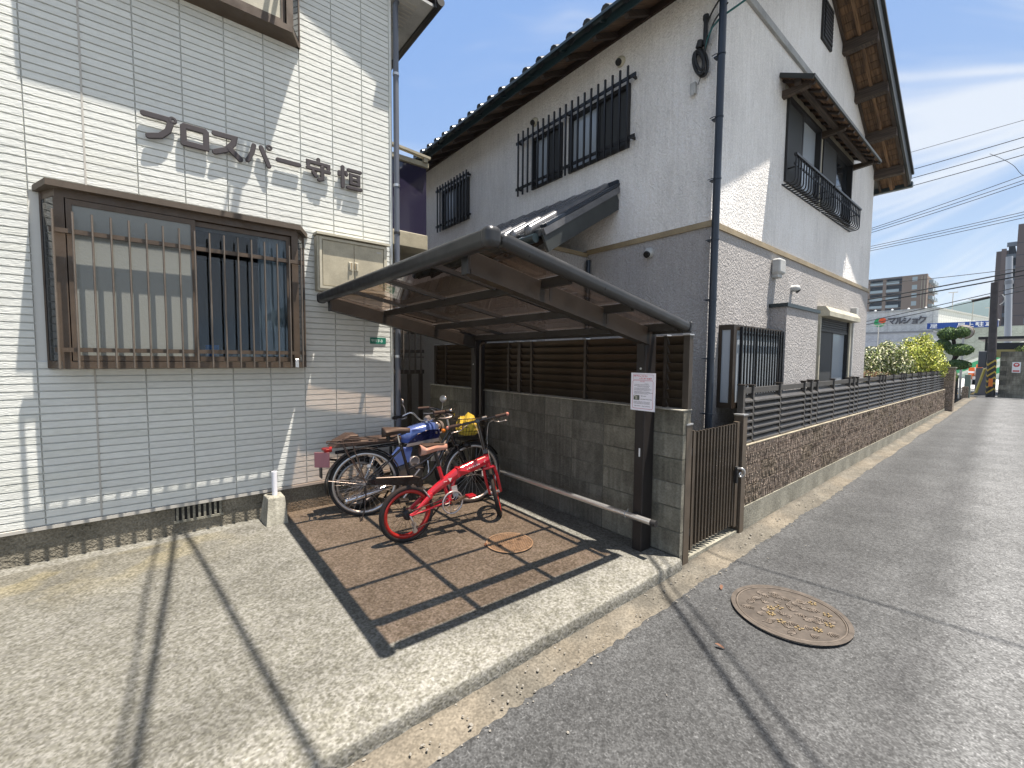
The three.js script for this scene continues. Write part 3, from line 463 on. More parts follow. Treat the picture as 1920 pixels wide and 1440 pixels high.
function louvreSpan(t, m, p, q, y0, n, pitch, tilt, out) {  // n tilted slats from p to q, each a piece
  const d = V(q[0] - p[0], 0, q[1] - p[1]), L = d.length(), g = fin(new THREE.BoxGeometry(L - 0.006, 0.006, 0.082).rotateX(tilt)), ang = Math.atan2(-d.z, d.x);
  const lip = fin([g, new THREE.BoxGeometry(L - 0.006, 0.016, 0.005).translate(0, -0.0409 * Math.sin(tilt) * 1 - 0.004, 0.0405 * Math.cos(tilt))]);
  for (let k = 0; k < n; k++) piece('slat', lip, m, t, (p[0] + q[0]) / 2, y0 + k * pitch, (p[1] + q[1]) / 2, ang);
}
{
  const t = thing('louvre_fence', 'dark brown louvred metal fence standing on the grey block wall', 'fence', [3.26, 1.2, -3.8]);
  const X = 3.296, zs = [-1.785, -1.973, -2.852, -3.652, -3.868, -4.068, -4.85, -5.55, -5.86];
  for (const z of zs) { const main = z === -3.868 || z === -1.785 || z === -5.86; const w = main ? 0.026 : 0.014; const p = part('post', box(X - 0.028, 1.204, z - w, X + 0.028, 1.80, z + w), A.louvreP, t); part('post_cap', box(X - 0.033, 1.80, z - w - 0.006, X + 0.033, 1.812, z + w + 0.006, 0.003), A.alu, p); }
  for (let k = 0; k < zs.length - 1; k++) louvreSpan(t, A.louvre, [X, zs[k] - 0.014], [X, zs[k + 1] + 0.014], 1.250, 8, 0.0735, 1.02, 1);
  for (let k = 0; k < zs.length - 1; k++) part('top_rail', box(X - 0.012, 1.792, zs[k + 1] + 0.02, X + 0.03, 1.800, zs[k] - 0.02), A.louvreP, t);
}

// ================================================================ GATE AND THE STREET-SIDE WALL OF THE RIGHT HOUSE
{
  const t = thing('slatted_gate', 'brown metal gate of upright bars between the block wall and the ribbed wall', 'gate', [3.8, -0.08, -1.76]);
  for (const [x, zz] of [[3.305, -1.80], [4.335, -1.79]]) { const p = part('gate_post', box(x - 0.045, -0.12, zz - 0.045, x + 0.045, 1.075, zz + 0.045, 0.004), tint(A.gate, 1.5), t); part('post_cap', box(x - 0.05, 1.075, zz - 0.05, x + 0.05, 1.09, zz + 0.05, 0.004), A.alu, p); }
  const bg = fin(new THREE.BoxGeometry(0.021, 0.98, 0.03)); for (let k = 0; k < 14; k++) piece('gate_bar', bg, A.gate, t, 3.44 + k * 0.0575, 0.515, -1.79);
  for (const [a, b] of [[3.40, 3.42], [4.22, 4.275]]) part('gate_stile', box(a, 0.0, -1.81, b, 1.02, -1.77), tint(A.gate, 1.4), t);
  for (const y of [0.10, 0.93]) part('gate_rail', box(3.42, y - 0.016, -1.815, 4.23, y + 0.016, -1.806), A.gate, t);
  const l = part('latch', box(4.185, 0.44, -1.768, 4.225, 0.60, -1.745, 0.004), A.blackM, t); part('latch_handle', [tube([[4.205, 0.58, -1.745], [4.212, 0.585, -1.705], [4.23, 0.54, -1.695], [4.222, 0.50, -1.72]], 0.011, 12), new THREE.TorusGeometry(0.02, 0.007, 8, 14).translate(4.21, 0.525, -1.725)], A.alu, l);
  for (const y of [0.16, 0.84]) part('hinge', box(3.345, y - 0.03, -1.80, 3.405, y + 0.03, -1.775), A.blackM, t);
  part('threshold', box(3.24, -0.16, -1.88, 4.42, -0.045, -1.765), A.conc, t);
}
{
  const t = thing('ribbed_block_wall', 'low brown wall of ribbed split-face blocks along the lane below the louvred fence', 'block wall', [11, 0, -1.8]);
  const y0 = 0.17, X0 = 4.395, n = 36;
  function rib(seed) { // one block with broken upright ribs
    const P = [], r = rng(seed), w = 0.394, h = 0.187, N = 14, zb = -0.05, q = (a, b, c, d) => P.push(...a, ...b, ...c, ...a, ...c, ...d);
    const rows = 4, pr = [], M2 = N * 4; for (let k = 0; k <= M2; k++) { const c = Math.floor(k / 4), f = k % 4, x = -w / 2 + w * (c + [0, 0.12, 0.55, 0.68][f]) / N, hi = f === 1 || f === 2, base = hi ? 0.055 + 0.006 * (hash(c, seed, 4) - 0.5) : 0.041; pr.push(lin(0, rows, rows).map((_, j) => [Math.min(x, w / 2), -h / 2 + h * j / rows, base + (hi ? 0.007 * (r() - 0.5) : 0)])); }
    for (let k = 0; k < M2; k++) { for (let j = 0; j < rows; j++) q(pr[k][j], pr[k + 1][j], pr[k + 1][j + 1], pr[k][j + 1]); q(pr[k][rows], pr[k + 1][rows], [pr[k + 1][rows][0], h / 2, zb], [pr[k][rows][0], h / 2, zb]); q([pr[k][0][0], -h / 2, zb], [pr[k + 1][0][0], -h / 2, zb], pr[k + 1][0], pr[k][0]); }
    for (const k of [0, M2]) q([pr[k][0][0], -h / 2, zb], pr[k][0], pr[k][rows], [pr[k][0][0], h / 2, zb]);
    const g = new THREE.BufferGeometry(); g.setAttribute('position', new THREE.Float32BufferAttribute(P, 3)); g.computeVertexNormals(); const o = fin(g), uv = o.attributes.uv, a = r() * 8, b = r() * 8; for (let i = 0; i < uv.count; i++) uv.setXY(i, uv.getX(i) + a, uv.getY(i) + b); return o;
  }
  const vs = lin(0, 5, 5).map((_, k) => rib(700 + k));
  part('mortar', box(X0 + 0.004, y0 - 0.05, -1.885, X0 + n * 0.4 - 0.004, 0.765, -1.772), tint(A.mortar, 0.35), t);
  for (let r = 0; r < 3; r++) for (let k = 0; k < n; k++) { const d = hash(k, r, 91); const sl = 0.0065 * (k * 0.4) * (r / 2) * 0.9; piece('block', vs[Math.floor(d * 6)], A.split[Math.floor(hash(k, r, 92) * 4)], t, X0 + 0.2 + k * 0.4, y0 + 0.1 + r * 0.2 + sl * 0.0, -1.812); }
  part('coping', box(X0, 0.7695, -1.885, X0 + n * 0.4, 0.778, -1.758), A.splitTop, t);
  part('footing', box(X0, -0.25, -1.90, X0 + n * 0.4 + 0.2, y0 - 0.002, -1.752), A.conc, t);
}
{
  const t = thing('louvre_fence', 'long brown louvred fence standing on the low ribbed wall along the lane', 'fence', [11, 0.78, -1.82]);
  const xs = []; for (let k = 0; k < 8; k++) xs.push([4.39 + 2 * k, 1], [4.62 + 2 * k, 0], [5.34 + 2 * k, 0], [6.14 + 2 * k, 0]); xs.splice(-4, 4); xs.push([18.39, 1], [18.62, 0]);
  const Z = -1.815, pg = fin(new THREE.BoxGeometry(0.028, 0.565, 0.05)), mg = fin(new THREE.BoxGeometry(0.045, 0.58, 0.055)), cg = fin(new THREE.BoxGeometry(0.05, 0.012, 0.07));
  for (const [x, m] of xs) { const p = piece('post', m ? mg : pg, A.louvreG, t, x, 1.07, Z); const c = shad(new THREE.Mesh(cg, A.louvreP)); c.name = 'post_cap'; c.position.set(0, m ? 0.296 : 0.288, 0); p.add(c); }
  for (let k = 0; k < xs.length - 1; k++) {
    const a = xs[k][0] + 0.016, b = xs[k + 1][0] - 0.016; louvreSpan(t, A.louvreG, [a, Z], [b, Z], 0.822, 7, 0.068, 0.78, 1);
    part('top_slat', box(a, 1.275, Z - 0.012, b, 1.335, Z + 0.012, 0.004), A.louvreG, t);
  }
}
// gateway beyond the fence
{
  const t = thing('gate_pillar', 'brown split-block gate pillar at the far end of the louvred fence', 'pillar', [19.6, 0.05, -1.85]);
  for (let r = 0; r < 7; r++) part('block', box(18.98, 0.03 + r * 0.2, -2.05, 19.38, 0.224 + r * 0.2, -1.60, 0.006), A.split[r % 4], t);
  for (let r = 0; r < 7; r++) for (let k = 0; k < 4; k++) part('block', box(19.39 + k * 0.4, 0.03 + r * 0.19, -1.95, 19.78 + k * 0.4, 0.214 + r * 0.19, -1.74, 0.006), tint(A.split[(r + k) % 4], 1.15, 1, 1.05, 1.05), t);
  part('cap', box(18.96, 1.43, -2.07, 19.40, 1.46, -1.58), A.conc, t);
  const t2 = thing('black_gate', 'black metal gate set back beyond the split-block gate pillar', 'gate', [22.6, 0.06, -1.9]);
  part('gate_panel', box(21.2, 0.14, -1.98, 24.6, 1.02, -1.95), A.blackM, t2); for (let k = 0; k < 12; k++) part('gate_bar', box(21.25 + k * 0.28, 0.14, -1.95, 21.29 + k * 0.28, 1.06, -1.93), A.black, t2); part('gate_rail', box(21.2, 1.06, -1.98, 24.6, 1.10, -1.93), A.black, t2);
  const t3 = thing('green_post', 'slim grey green post at the end of the black gate', 'post', [25.6, 0.1, -1.75]); part('post', box(25.5, 0.0, -1.85, 25.75, 1.12, -1.68, 0.01), mat(0.14, 0.18, 0.15, { roughness: 0.6 }), t3); part('post_base', box(25.4, 0, -1.9, 26.3, 0.62, -1.72, 0.01), A.split[1], t3);
}

// ================================================================ COVERS, LEAVES, GRAVEL
{
  const t = thing('inspection_cover', 'round pale concrete-brown inspection cover with a criss-cross pattern in the slab', 'manhole cover', [2.29, 0.0, -2.81]), y = 0.014, r0 = 0.205;
  part('frame', new THREE.RingGeometry(r0 - 0.014, r0, 48).rotateX(-Math.PI / 2).translate(2.29, y + 0.006, -2.81), tint(A.cover, 1.6), t);
  part('disc', new THREE.CylinderGeometry(r0 - 0.014, r0 - 0.014, 0.03, 48).translate(2.29, y - 0.014, -2.81), tint(A.cover, 0.95), t);
  const ribs = []; for (let i = -9; i <= 9; i++) for (let j = -9; j <= 9; j++) { const x = i * 0.0225 + (j % 2) * 0.0112, z = j * 0.0205, d = Math.hypot(x, z); if (d < r0 - 0.026 && d > 0.042 && !(Math.abs(Math.abs(x) - 0.105) < 0.022 && Math.abs(z) < 0.02)) ribs.push(box(2.29 + x - 0.008, y + 0.001, -2.81 + z - 0.003, 2.29 + x + 0.008, y + 0.0045, -2.81 + z + 0.003)); }
  part('tread', ribs, tint(A.cover, 1.7), t).userData.kind = 'stuff';
  part('emblem', [new THREE.RingGeometry(0.031, 0.036, 30).rotateX(-Math.PI / 2).translate(2.29, y + 0.005, -2.81), tube([[2.305, y + 0.004, -2.825], [2.29, y + 0.004, -2.832], [2.277, y + 0.004, -2.822], [2.29, y + 0.004, -2.81], [2.303, y + 0.004, -2.798], [2.29, y + 0.004, -2.788], [2.275, y + 0.004, -2.795]], 0.004, 24, 5)], tint(A.cover, 1.3), t);
  for (const s of [-1, 1]) part('lift_slot', [box(2.29 + s * 0.105 - 0.016, y + 0.001, -2.825, 2.29 + s * 0.105 + 0.016, y + 0.005, -2.795), box(2.29 + s * 0.105 - 0.006, y + 0.0052, -2.822, 2.29 + s * 0.105 + 0.006, y + 0.0056, -2.798)], A.coverD, t);
}
{
  const cx = 3.21, cz = -0.97, y = gh(3.2) + 0.018, r0 = 0.345; const t = thing('manhole_cover', 'large round brown cast iron manhole cover with leaf relief in the asphalt', 'manhole cover', [cx, y, cz]);
  part('frame', [new THREE.RingGeometry(r0 - 0.028, r0, 64).rotateX(-Math.PI / 2).translate(cx, y + 0.006, cz)], A.coverD, t);
  part('rim', [new THREE.TorusGeometry(r0 - 0.036, 0.006, 6, 64).rotateX(-Math.PI / 2).translate(cx, y + 0.002, cz)], tint(A.coverD, 1.4), t);
  part('disc', new THREE.CylinderGeometry(r0 - 0.03, r0 - 0.03, 0.03, 64).translate(cx, y - 0.014, cz), tint(A.coverD, 0.85), t);
  const r = rng(55), rel = [], och = [];
  for (let k = 0; k < 46; k++) { // sprays of leaves and blossoms, a plain made-up pattern
    const a = k * 2.39996, d = (r0 - 0.085) * Math.sqrt((k + 0.5) / 46), x = cx + d * Math.cos(a), z = cz + d * Math.sin(a), n = 4 + Math.floor(r() * 3), ph = r() * 6.28;
    const flower = k % 5 === 2; for (let j = 0; j < n; j++) { const b = ph + j * (flower ? 6.283 / n : 0.42), l = flower ? 0.026 : 0.040 + 0.012 * r(), o = flower ? 0.010 : 0.006; const p = (s, tt) => [x + s * Math.cos(b + tt), y + 0.003, z + s * Math.sin(b + tt)]; (flower ? och : rel).push(tube([p(o, 0), p((o + l) * 0.55, 0.10), p(l, 0.0)], flower ? 0.0062 : 0.0042, 6, 5)); }
  }
  part('relief', rel, tint(A.coverD, 1.55), t); part('blossom', och, A.ochre, t);
}
{ // dry leaves and grit
  const leafG = () => { const g = new THREE.PlaneGeometry(0.05, 0.022, 4, 2); const p = g.attributes.position; for (let i = 0; i < p.count; i++) { const x = p.getX(i); p.setY(i, p.getY(i) * (1 - (x / 0.027) ** 2 * 0.85)); p.setZ(i, 0.006 * Math.sin(x * 60) + Math.abs(p.getY(i)) * 0.5); } return g.rotateX(-Math.PI / 2); };
  const L = [[3.17, -1.40, 0.4, 'curled brown leaf lying on the lane just off the kerb below the gate'], [2.50, -1.10, 1.9, 'curled brown leaf lying on the dark asphalt between kerb and manhole cover'], [2.10, -2.90, 1.0, 'small brown leaf lying on the edge of the round slab cover']];
  for (const [x, z, a, l] of L) one('dry_leaf', leafG().rotateY(a).translate(x, (z < -2 ? 0.016 : gh(x) + 0.022), z), mat(0.12, 0.055, 0.03, { side: THREE.DoubleSide, roughness: 0.8 }), l, 'leaf', undefined, [x, gh(x), z]);
  const r = rng(808), gs = []; for (let k = 0; k < 420; k++) { const x = -2 + 9 * r() ** 1.2, z = -1.74 + 0.26 * r() ** 0.8 + (r() < 0.1 ? 0.5 * r() : 0), s = 0.003 + 0.006 * r() * r(); gs.push(new THREE.IcosahedronGeometry(s, 0).scale(1 + r(), 0.7, 1 + r() * 0.5).rotateY(r() * 6).translate(x, gh(x) + 0.012 + s * 0.4, z)); }
  const g = fin(gs), me = shad(new THREE.Mesh(g, mat(0.19, 0.175, 0.15, { roughness: 0.95 }))); me.name = 'gravel'; me.userData = { kind: 'stuff', label: 'loose grit scattered along the concrete gutter strip', category: 'gravel' }; scene.add(me);
}

// ================================================================ HOUSE ON THE RIGHT
const XB = 4.43, ZB = -2.2, XR = 10.93, YT = 3.04, ZK = -12;
const hs = thing('stucco_house', 'two-storey stucco house, cream above and grey-brown below, with wooden eaves and barred windows', 'house', [XB, 0, ZB]);
{
  const und = x => x < 7.5 ? 7.2 - 0.531 * (7.5 - x) : 7.2 - 0.551 * (x - 7.5);
  const W1 = [6.32, 3.93, 7.63, 5.0], W2 = [7.75, 3.93, 9.32, 5.0], DR = [7.95, 0.05, 9.60, 2.30];
  // upper walls with openings
  part('wall', [extr([[XB, YT], [XR, YT], [XR, und(XR)], [7.5, 7.2], [XB, und(XB)]], 0.15, [rect(...W1), rect(...W2)]).translate(0, 0, ZB - 0.15),
    toX(extr([[ZK, YT], [ZB - 0.15, YT], [ZB - 0.15, und(XB)], [ZK, und(XB)]], 0.15, [rect(-4.95, 4.14, -4.33, 4.88), rect(-4.20, 4.14, -3.22, 4.88), rect(-7.62, 4.14, -6.66, 4.88)])).translate(XB + 0.15, 0, 0),
    box(XR - 0.15, YT, ZK, XR, und(XR), ZB - 0.15), box(XB, YT, ZK - 0.1, XR, und(XB), ZK)], A.cremeStucco, hs);
  part('lower_wall', [extr([[XB, -0.2], [XR, -0.2], [XR, YT - 0.06], [XB, YT - 0.06]], 0.15, [rect(...DR)]).translate(0, 0, ZB - 0.15),
    box(XB, -0.2, ZK, XB + 0.15, YT - 0.06, ZB - 0.15), box(XR - 0.15, -0.2, ZK, XR, YT - 0.06, ZB - 0.15), box(3.68, -0.2, ZK, XB, 2.95, -3.852)], A.greyStucco, hs);
  part('trim_band', [box(XB - 0.02, YT - 0.06, ZB - 0.14, XR + 0.02, YT, ZB + 0.02), box(XB - 0.02, YT - 0.06, -3.85, XB + 0.14, YT, ZB - 0.14), box(3.66, YT - 0.09, -3.851, XB - 0.02, YT - 0.04, -3.83)], A.trim, hs);
  part('floor', [box(XB + 0.15, YT - 0.06, ZK, XR - 0.15, YT, ZB - 0.15)], A.dark, hs);
  part('room_wall', [box(5.2, YT, ZK, 5.25, 6.0, -2.36), box(XB + 0.16, YT, -3.1, 5.2, 5.4, -3.05), box(6.0, YT, -3.3, 10.5, 5.4, -3.25), box(7.2, -0.1, -3.4, 10.4, 2.9, -3.35)], mat(0.07, 0.068, 0.065), hs);
  part('upper_ledge', box(XB, 5.50, ZB - 0.002, 8.2, 5.59, ZB + 0.035, 0.006), tint(A.whiteD, 0.75), hs);
  part('attic_louvre', [box(7.46, 6.22, ZB - 0.01, 7.90, 6.78, ZB + 0.03), ...lin(0, 8, 8).map(k => box(7.50, 6.26 + k * 0.057, ZB + 0.03, 7.86, 6.30 + k * 0.057, ZB + 0.045))], A.blackM, hs);
  // roof: two slopes of tiles over boarded eaves
  const zf = -1.75, xl = 3.985, xr = 11.38;
  const roof = part('roof', [extr([[xl, und(xl) + 0.03], [7.5, 7.23], [xr, und(xr) + 0.03], [xr + 0.03, und(xr) + 0.17], [7.5, 7.42], [xl - 0.03, und(xl) + 0.17]], 10.2).translate(0, 0, zf - 10.2)], A.tile, hs);
  const tg = fin(new THREE.CylinderGeometry(0.065, 0.065, 4.0, 10).rotateZ(Math.PI / 2 + 0.488).translate(0, 0, 0)), dx = 2.0 * Math.cos(0.488), dy = 2.0 * Math.sin(0.488);
  for (let k = 0; k < 38; k++) { const m = shad(new THREE.Mesh(tg, A.tile)); m.name = 'roof_tile_row'; m.position.set(xl - 0.05 + dx - XB, und(xl - 0.05) + 0.15 + dy, zf - 0.12 - k * 0.27 - ZB); roof.add(m); }
  const gut = part('gutter', [(() => { const g = new THREE.CylinderGeometry(0.058, 0.058, 10.1, 14, 1, true, Math.PI, Math.PI).rotateX(Math.PI / 2).rotateZ(-Math.PI / 2); return g.translate(xl - 0.06, und(xl) + 0.06, zf - 5.05); })(), box(xl - 0.125, und(xl) + 0.045, zf - 10.1, xl - 0.115, und(xl) + 0.075, zf), box(xl - 0.012, und(xl) - 0.01, zf - 10.1, xl + 0.004, und(xl) + 0.12, zf)], mat(0.018, 0.035, 0.040, { roughness: 0.35, side: THREE.DoubleSide }), roof);
  part('eave_bracket', lin(0, 16, 16).map(k => bar([xl + 0.01, und(xl) + 0.06, zf - 0.3 - k * 0.6], [xl - 0.11, und(xl) + 0.0, zf - 0.3 - k * 0.6], 0.02, 0.02)), A.gutter, roof);
  // left eave: boards and rafter tails
  const eave = part('eave_board', [extr([[xl, und(xl) + 0.012], [XB, und(XB) + 0.012], [XB, und(XB) + 0.028], [xl, und(xl) + 0.028]], 10.2).translate(0, 0, zf - 10.2)], A.woodB, hs);
  for (let k = 0; k < 22; k++) part('rafter', bar([xl + 0.01, und(xl) - 0.022, zf - 0.36 - k * 0.44], [XB, und(XB) - 0.022, zf - 0.36 - k * 0.44], 0.05, 0.065), A.woodD, eave);
  part('eave_plate', box(XB - 0.03, und(XB) - 0.09, ZK, XB, und(XB) - 0.0, ZB), A.woodD, eave);
  // gable eave on the lane side
  const gb = part('verge', [bar([xr, und(xr) + 0.06, zf + 0.01], [7.5, 7.26, zf + 0.01], 0.035, 0.20), bar([7.5, 7.26, zf + 0.01], [xl, und(xl) + 0.06, zf + 0.01], 0.035, 0.20), bar([xr + 0.03, und(xr) + 0.19, zf], [7.5, 7.45, zf], 0.12, 0.05), bar([7.5, 7.45, zf], [xl, und(xl) + 0.19, zf], 0.12, 0.05)], A.verge, hs);
  for (const [a, b] of [[XB, 7.5], [7.5, xr]]) { const n = 34; for (let k = 0; k < n; k++) { const x0 = lerp(a, b, k / n), x1 = lerp(a, b, (k + 0.94) / n); part('soffit_plank', bar([x0, und(x0) + 0.018, (ZB + zf) / 2], [x1, und(x1) + 0.018, (ZB + zf) / 2], zf - ZB, 0.012), [A.wood, A.woodB, A.woodC][k * 7 % 3], gb); } }
  for (const x of [5.0, 6.2, 7.5, 8.55, 9.35, 10.15, 10.93]) part('purlin_end', box(x - 0.06, und(x) - 0.16, ZB, x + 0.06, und(x) + 0.008, zf - 0.012), A.woodM, gb);
  for (const z of [-1.98]) for (const [a, b] of [[XB, 7.5], [7.5, xr]]) part('soffit_batten', bar([a, und(a) - 0.012, z], [b, und(b) - 0.012, z], 0.045, 0.045), A.woodC, gb);
  part('soffit_edge', [bar([7.5, und(7.5) - 0.018, ZB + 0.02], [xr, und(xr) - 0.018, ZB + 0.02], 0.03, 0.06), bar([XB, und(XB) - 0.018, ZB + 0.02], [7.5, 7.2 - 0.018, ZB + 0.02], 0.03, 0.06), bar([7.5, 7.2 - 0.018, zf - 0.04], [xr, und(xr) - 0.018, zf - 0.04], 0.05, 0.06)], A.woodM, gb);
  part('right_gutter', [box(xr - 0.02, und(xr) - 0.06, zf - 10, xr + 0.10, und(xr) + 0.05, zf + 0.05, 0.02)], A.gutter, roof);
  for (let k = 0; k < 5; k++) part('right_rafter', bar([XR, und(XR) - 0.03, ZB - 0.1 - k * 0.45 + 0.3], [xr - 0.03, und(xr) - 0.03, ZB - 0.1 - k * 0.45 + 0.3], 0.05, 0.06), A.woodC, gb);
  // corner drainpipe
  const dp = part('drainpipe', [cyl([4.372, -0.05, -2.125], [4.378, 5.30, -2.125], 0.036, 0.036, 16), tube([[4.378, 5.29, -2.125], [4.37, 5.36, -2.10], [4.1, 5.36, -2.0], [3.9, 5.38, -1.95]], 0.034, 12)], A.navy, hs);
  for (const y of [1.05, 1.62, 2.22, 2.82, 3.42, 4.02, 4.62]) part('pipe_bracket', [cyl([4.374, y - 0.008, -2.125], [4.374, y + 0.008, -2.125], 0.041, 0.041, 16), box(4.37, y - 0.006, -2.20, 4.43, y + 0.006, -2.15), cyl([4.33, y, -2.15], [4.335, y, -2.20], 0.004)], A.navy, dp);
  // side windows behind bars
  function sideWin(z0, z1, y0, y1, split) {
    const w = part('window', [box(XB - 0.03, y0, z0, XB + 0.06, y0 + 0.04, z1), box(XB - 0.03, y1 - 0.04, z0, XB + 0.06, y1, z1), box(XB - 0.03, y0 + 0.04, z0, XB + 0.06, y1 - 0.04, z0 + 0.04), box(XB - 0.03, y0 + 0.04, z1 - 0.04, XB + 0.06, y1 - 0.04, z1), box(XB + 0.005, y0 + 0.04, (z0 + z1) / 2 - 0.02, XB + 0.05, y1 - 0.04, (z0 + z1) / 2 + 0.02)], A.blackM, hs);
    const m = (z0 + z1) / 2; part('window_pane', box(XB + 0.03, y0 + 0.04, z0 + 0.04, XB + 0.035, y1 - 0.04, m - 0.02), A.glassF, w); part('insect_screen', box(XB + 0.018, y0 + 0.04, m + 0.02, XB + 0.022, y1 - 0.04, z1 - 0.04), A.screen, w); return w;
  }
  sideWin(-4.95, -4.33, 4.14, 4.88); sideWin(-4.20, -3.22, 4.14, 4.88); sideWin(-7.62, -6.66, 4.14, 4.88);
  const bars = (z0, n, p, za, zb, y0, y1) => { const g = part('window_grille', [box(4.345, 4.885, za, 4.36, 4.925, zb), box(4.345, 4.195, za, 4.36, 4.235, zb), ...[za + 0.05, (za + zb) / 2, zb - 0.05].flatMap(z => [box(4.36, 4.89, z - 0.01, XB, 4.92, z + 0.01), box(4.36, 4.20, z - 0.01, XB, 4.23, z + 0.01)])], A.black, hs); for (let k = 0; k < n; k++) part('grille_bar', box(4.325, y0, z0 - k * p - 0.011, 4.345, y1, z0 - k * p + 0.011), A.black, g); };
  bars(-3.20, 19, 0.1105, -5.26, -3.10, 4.095, 5.03); bars(-6.63, 11, 0.104, -7.76, -6.58, 4.09, 4.97);
  for (const [y, z] of [[5.12, -4.91], [5.20, -3.37], [2.84, -2.91]]) { const v = part('vent_cap', sphere(XB - 0.005, y, z, 0.062, 1, 1, 1, 16), y < 3 ? A.whiteD : A.creamL, hs); part('vent_mouth', cyl([XB - 0.05, y - 0.02, z], [XB - 0.068, y - 0.035, z], 0.040, 0.036, 14), A.dark, v); }
  // electric lead-in on the corner
  const ld = part('service_lead', [cyl([4.385, 4.80, -2.30], [4.385, 5.05, -2.30], 0.022), cyl([4.385, 5.05, -2.30], [4.385, 5.09, -2.30], 0.03), cyl([4.375, 4.86, -2.34], [4.375, 4.80, -2.36], 0.035), tube([[4.385, 5.0, -2.29], [4.35, 5.06, -2.22], [4.36, 5.2, -2.1]], 0.009, 10), tube([[4.385, 4.82, -2.3], [4.34, 4.9, -2.26], [4.37, 4.7, -2.3], [4.35, 4.95, -2.2], [4.38, 5.08, -2.08]], 0.008, 24), tube([[4.37, 4.78, -2.30], [4.36, 4.66, -2.31], [4.38, 4.52, -2.33], [4.38, 4.44, -2.36]], 0.004, 16)], A.cable, hs);
  for (let k = 0; k < 5; k++) part('cable_coil', tube(arc(0, 0, 1, 1, 0, 330, 12).map(([a, b]) => [4.375 + 0.012 * (k - 2), 4.66 + (0.11 + 0.008 * k) * b - 0.025 * (k % 2), -2.335 + (0.038 + 0.007 * k) * a - 0.012 * (k % 3) - 0.03 * b]), 0.013, 30, 6, true), A.cable, ld);
  part('junction_box', [box(4.39, 4.38, -2.455, 4.43, 4.50, -2.395, 0.008), box(4.375, 4.36, -2.44, 4.40, 4.42, -2.41, 0.006)], A.whiteD, ld);
  part('green_lead', [tube([[4.37, 4.72, -2.30], [4.35, 4.85, -2.25], [4.36, 4.95, -2.18], [4.44, 5.05, -1.95], [4.60, 5.42, -0.9], [4.9, 6.0, 0.8], [5.4, 6.9, 3.4]], 0.010, 60, 6)], mat(0.02, 0.10, 0.10), ld);
  // front upper windows, hood and planter rail
  function frontWin(x0, y0, x1, y1) { const m = lerp(x0, x1, 0.5), w = part('window', [box(x0, y0, ZB - 0.08, x1, y0 + 0.04, ZB + 0.03), box(x0, y1 - 0.04, ZB - 0.08, x1, y1, ZB + 0.03), box(x0, y0 + 0.04, ZB - 0.08, x0 + 0.04, y1 - 0.04, ZB + 0.03), box(x1 - 0.04, y0 + 0.04, ZB - 0.08, x1, y1 - 0.04, ZB + 0.03)], A.blackM, hs); part('insect_screen', box(x0 + 0.04, y0 + 0.04, ZB - 0.012, m, y1 - 0.04, ZB - 0.008), A.screen, w); part('window_pane', box(m, y0 + 0.04, ZB - 0.045, x1 - 0.04, y1 - 0.04, ZB - 0.04), x0 > 7 ? A.glass : A.glassF, w); part('meeting_stile', box(m - 0.02, y0 + 0.04, ZB - 0.05, m + 0.02, y1 - 0.04, ZB - 0.006), A.black, w); return w; }
  frontWin(...W1); frontWin(...W2);
  part('window_header', [box(6.25, 5.0, ZB - 0.1, 9.42, 5.10, ZB + 0.012), box(7.63, 3.93, ZB - 0.1, 7.75, 5.0, ZB + 0.012)], A.creamL, hs);
  const aw = part('window_hood', [bar([7.76, 5.16, ZB + 0.0], [7.76, 4.97, -1.83], 3.42, 0.022)], A.gutter, hs);
  part('hood_edge', [box(6.05, 4.945, -1.842, 9.47, 4.985, -1.822), bar([6.05, 5.14, ZB], [6.05, 4.95, -1.83], 0.02, 0.05), bar([9.47, 5.14, ZB], [9.47, 4.95, -1.83], 0.02, 0.05)], A.verge, aw);
  for (let k = 0; k < 9; k++) { const t = (k + 0.5) / 9; part('hood_plank', bar([6.07, 5.135 - 0.185 * t, lerp(ZB, -1.84, t)], [9.45, 5.135 - 0.185 * t, lerp(ZB, -1.84, t)], 0.038, 0.010), [A.wood, A.woodB, A.woodC][k % 3], aw); }
  for (let k = 0; k < 14; k++) { const x = 6.16 + k * 0.248; part('hood_rafter', bar([x, 5.115, ZB], [x, 4.93, -1.85], 0.045, 0.032), A.woodD, aw); }
  part('hood_beam', box(6.10, 4.96, -2.05, 9.42, 5.03, -1.98), A.woodM, aw);
  for (const x of [6.18, 7.70, 9.36]) part('hood_bracket', extr([[0, 0], [0.29, 0.02], [0.30, 0.055], [0.22, 0.075], [0, 0.09]], 0.07).rotateY(-Math.PI / 2).translate(x + 0.035, 4.90, ZB), A.woodM, aw);
  for (const [a, b] of [[6.26, 7.80], [7.86, 9.40]]) {
    const rl = part('planter_rail', [box(a, 4.195, -2.075, b, 4.225, -2.035, 0.004), box(a, 3.862, -2.205, b, 3.878, -2.19), box(a + 0.12, 4.09, -2.20, a + 0.135, 4.105, -2.05), box(b - 0.13, 4.09, -2.20, b - 0.115, 4.105, -2.05), box(a, 4.085, -2.07, b, 4.11, -2.058)], A.black, hs);
    for (let k = 0; k < 16; k++) { const x = a + 0.03 + k * (b - a - 0.06) / 15; part('rail_bar', [cyl([x, 4.20, -2.055], [x, 3.925, -2.055], 0.009, 0.009, 6), tube([[x, 3.93, -2.055], [x, 3.905, -2.058], [x, 3.885, -2.068], [x, 3.874, -2.085], [x, 3.87, -2.11], [x, 3.87, -2.15], [x, 3.87, -2.20]], 0.009, 14, 6)], A.black, rl); }
  }
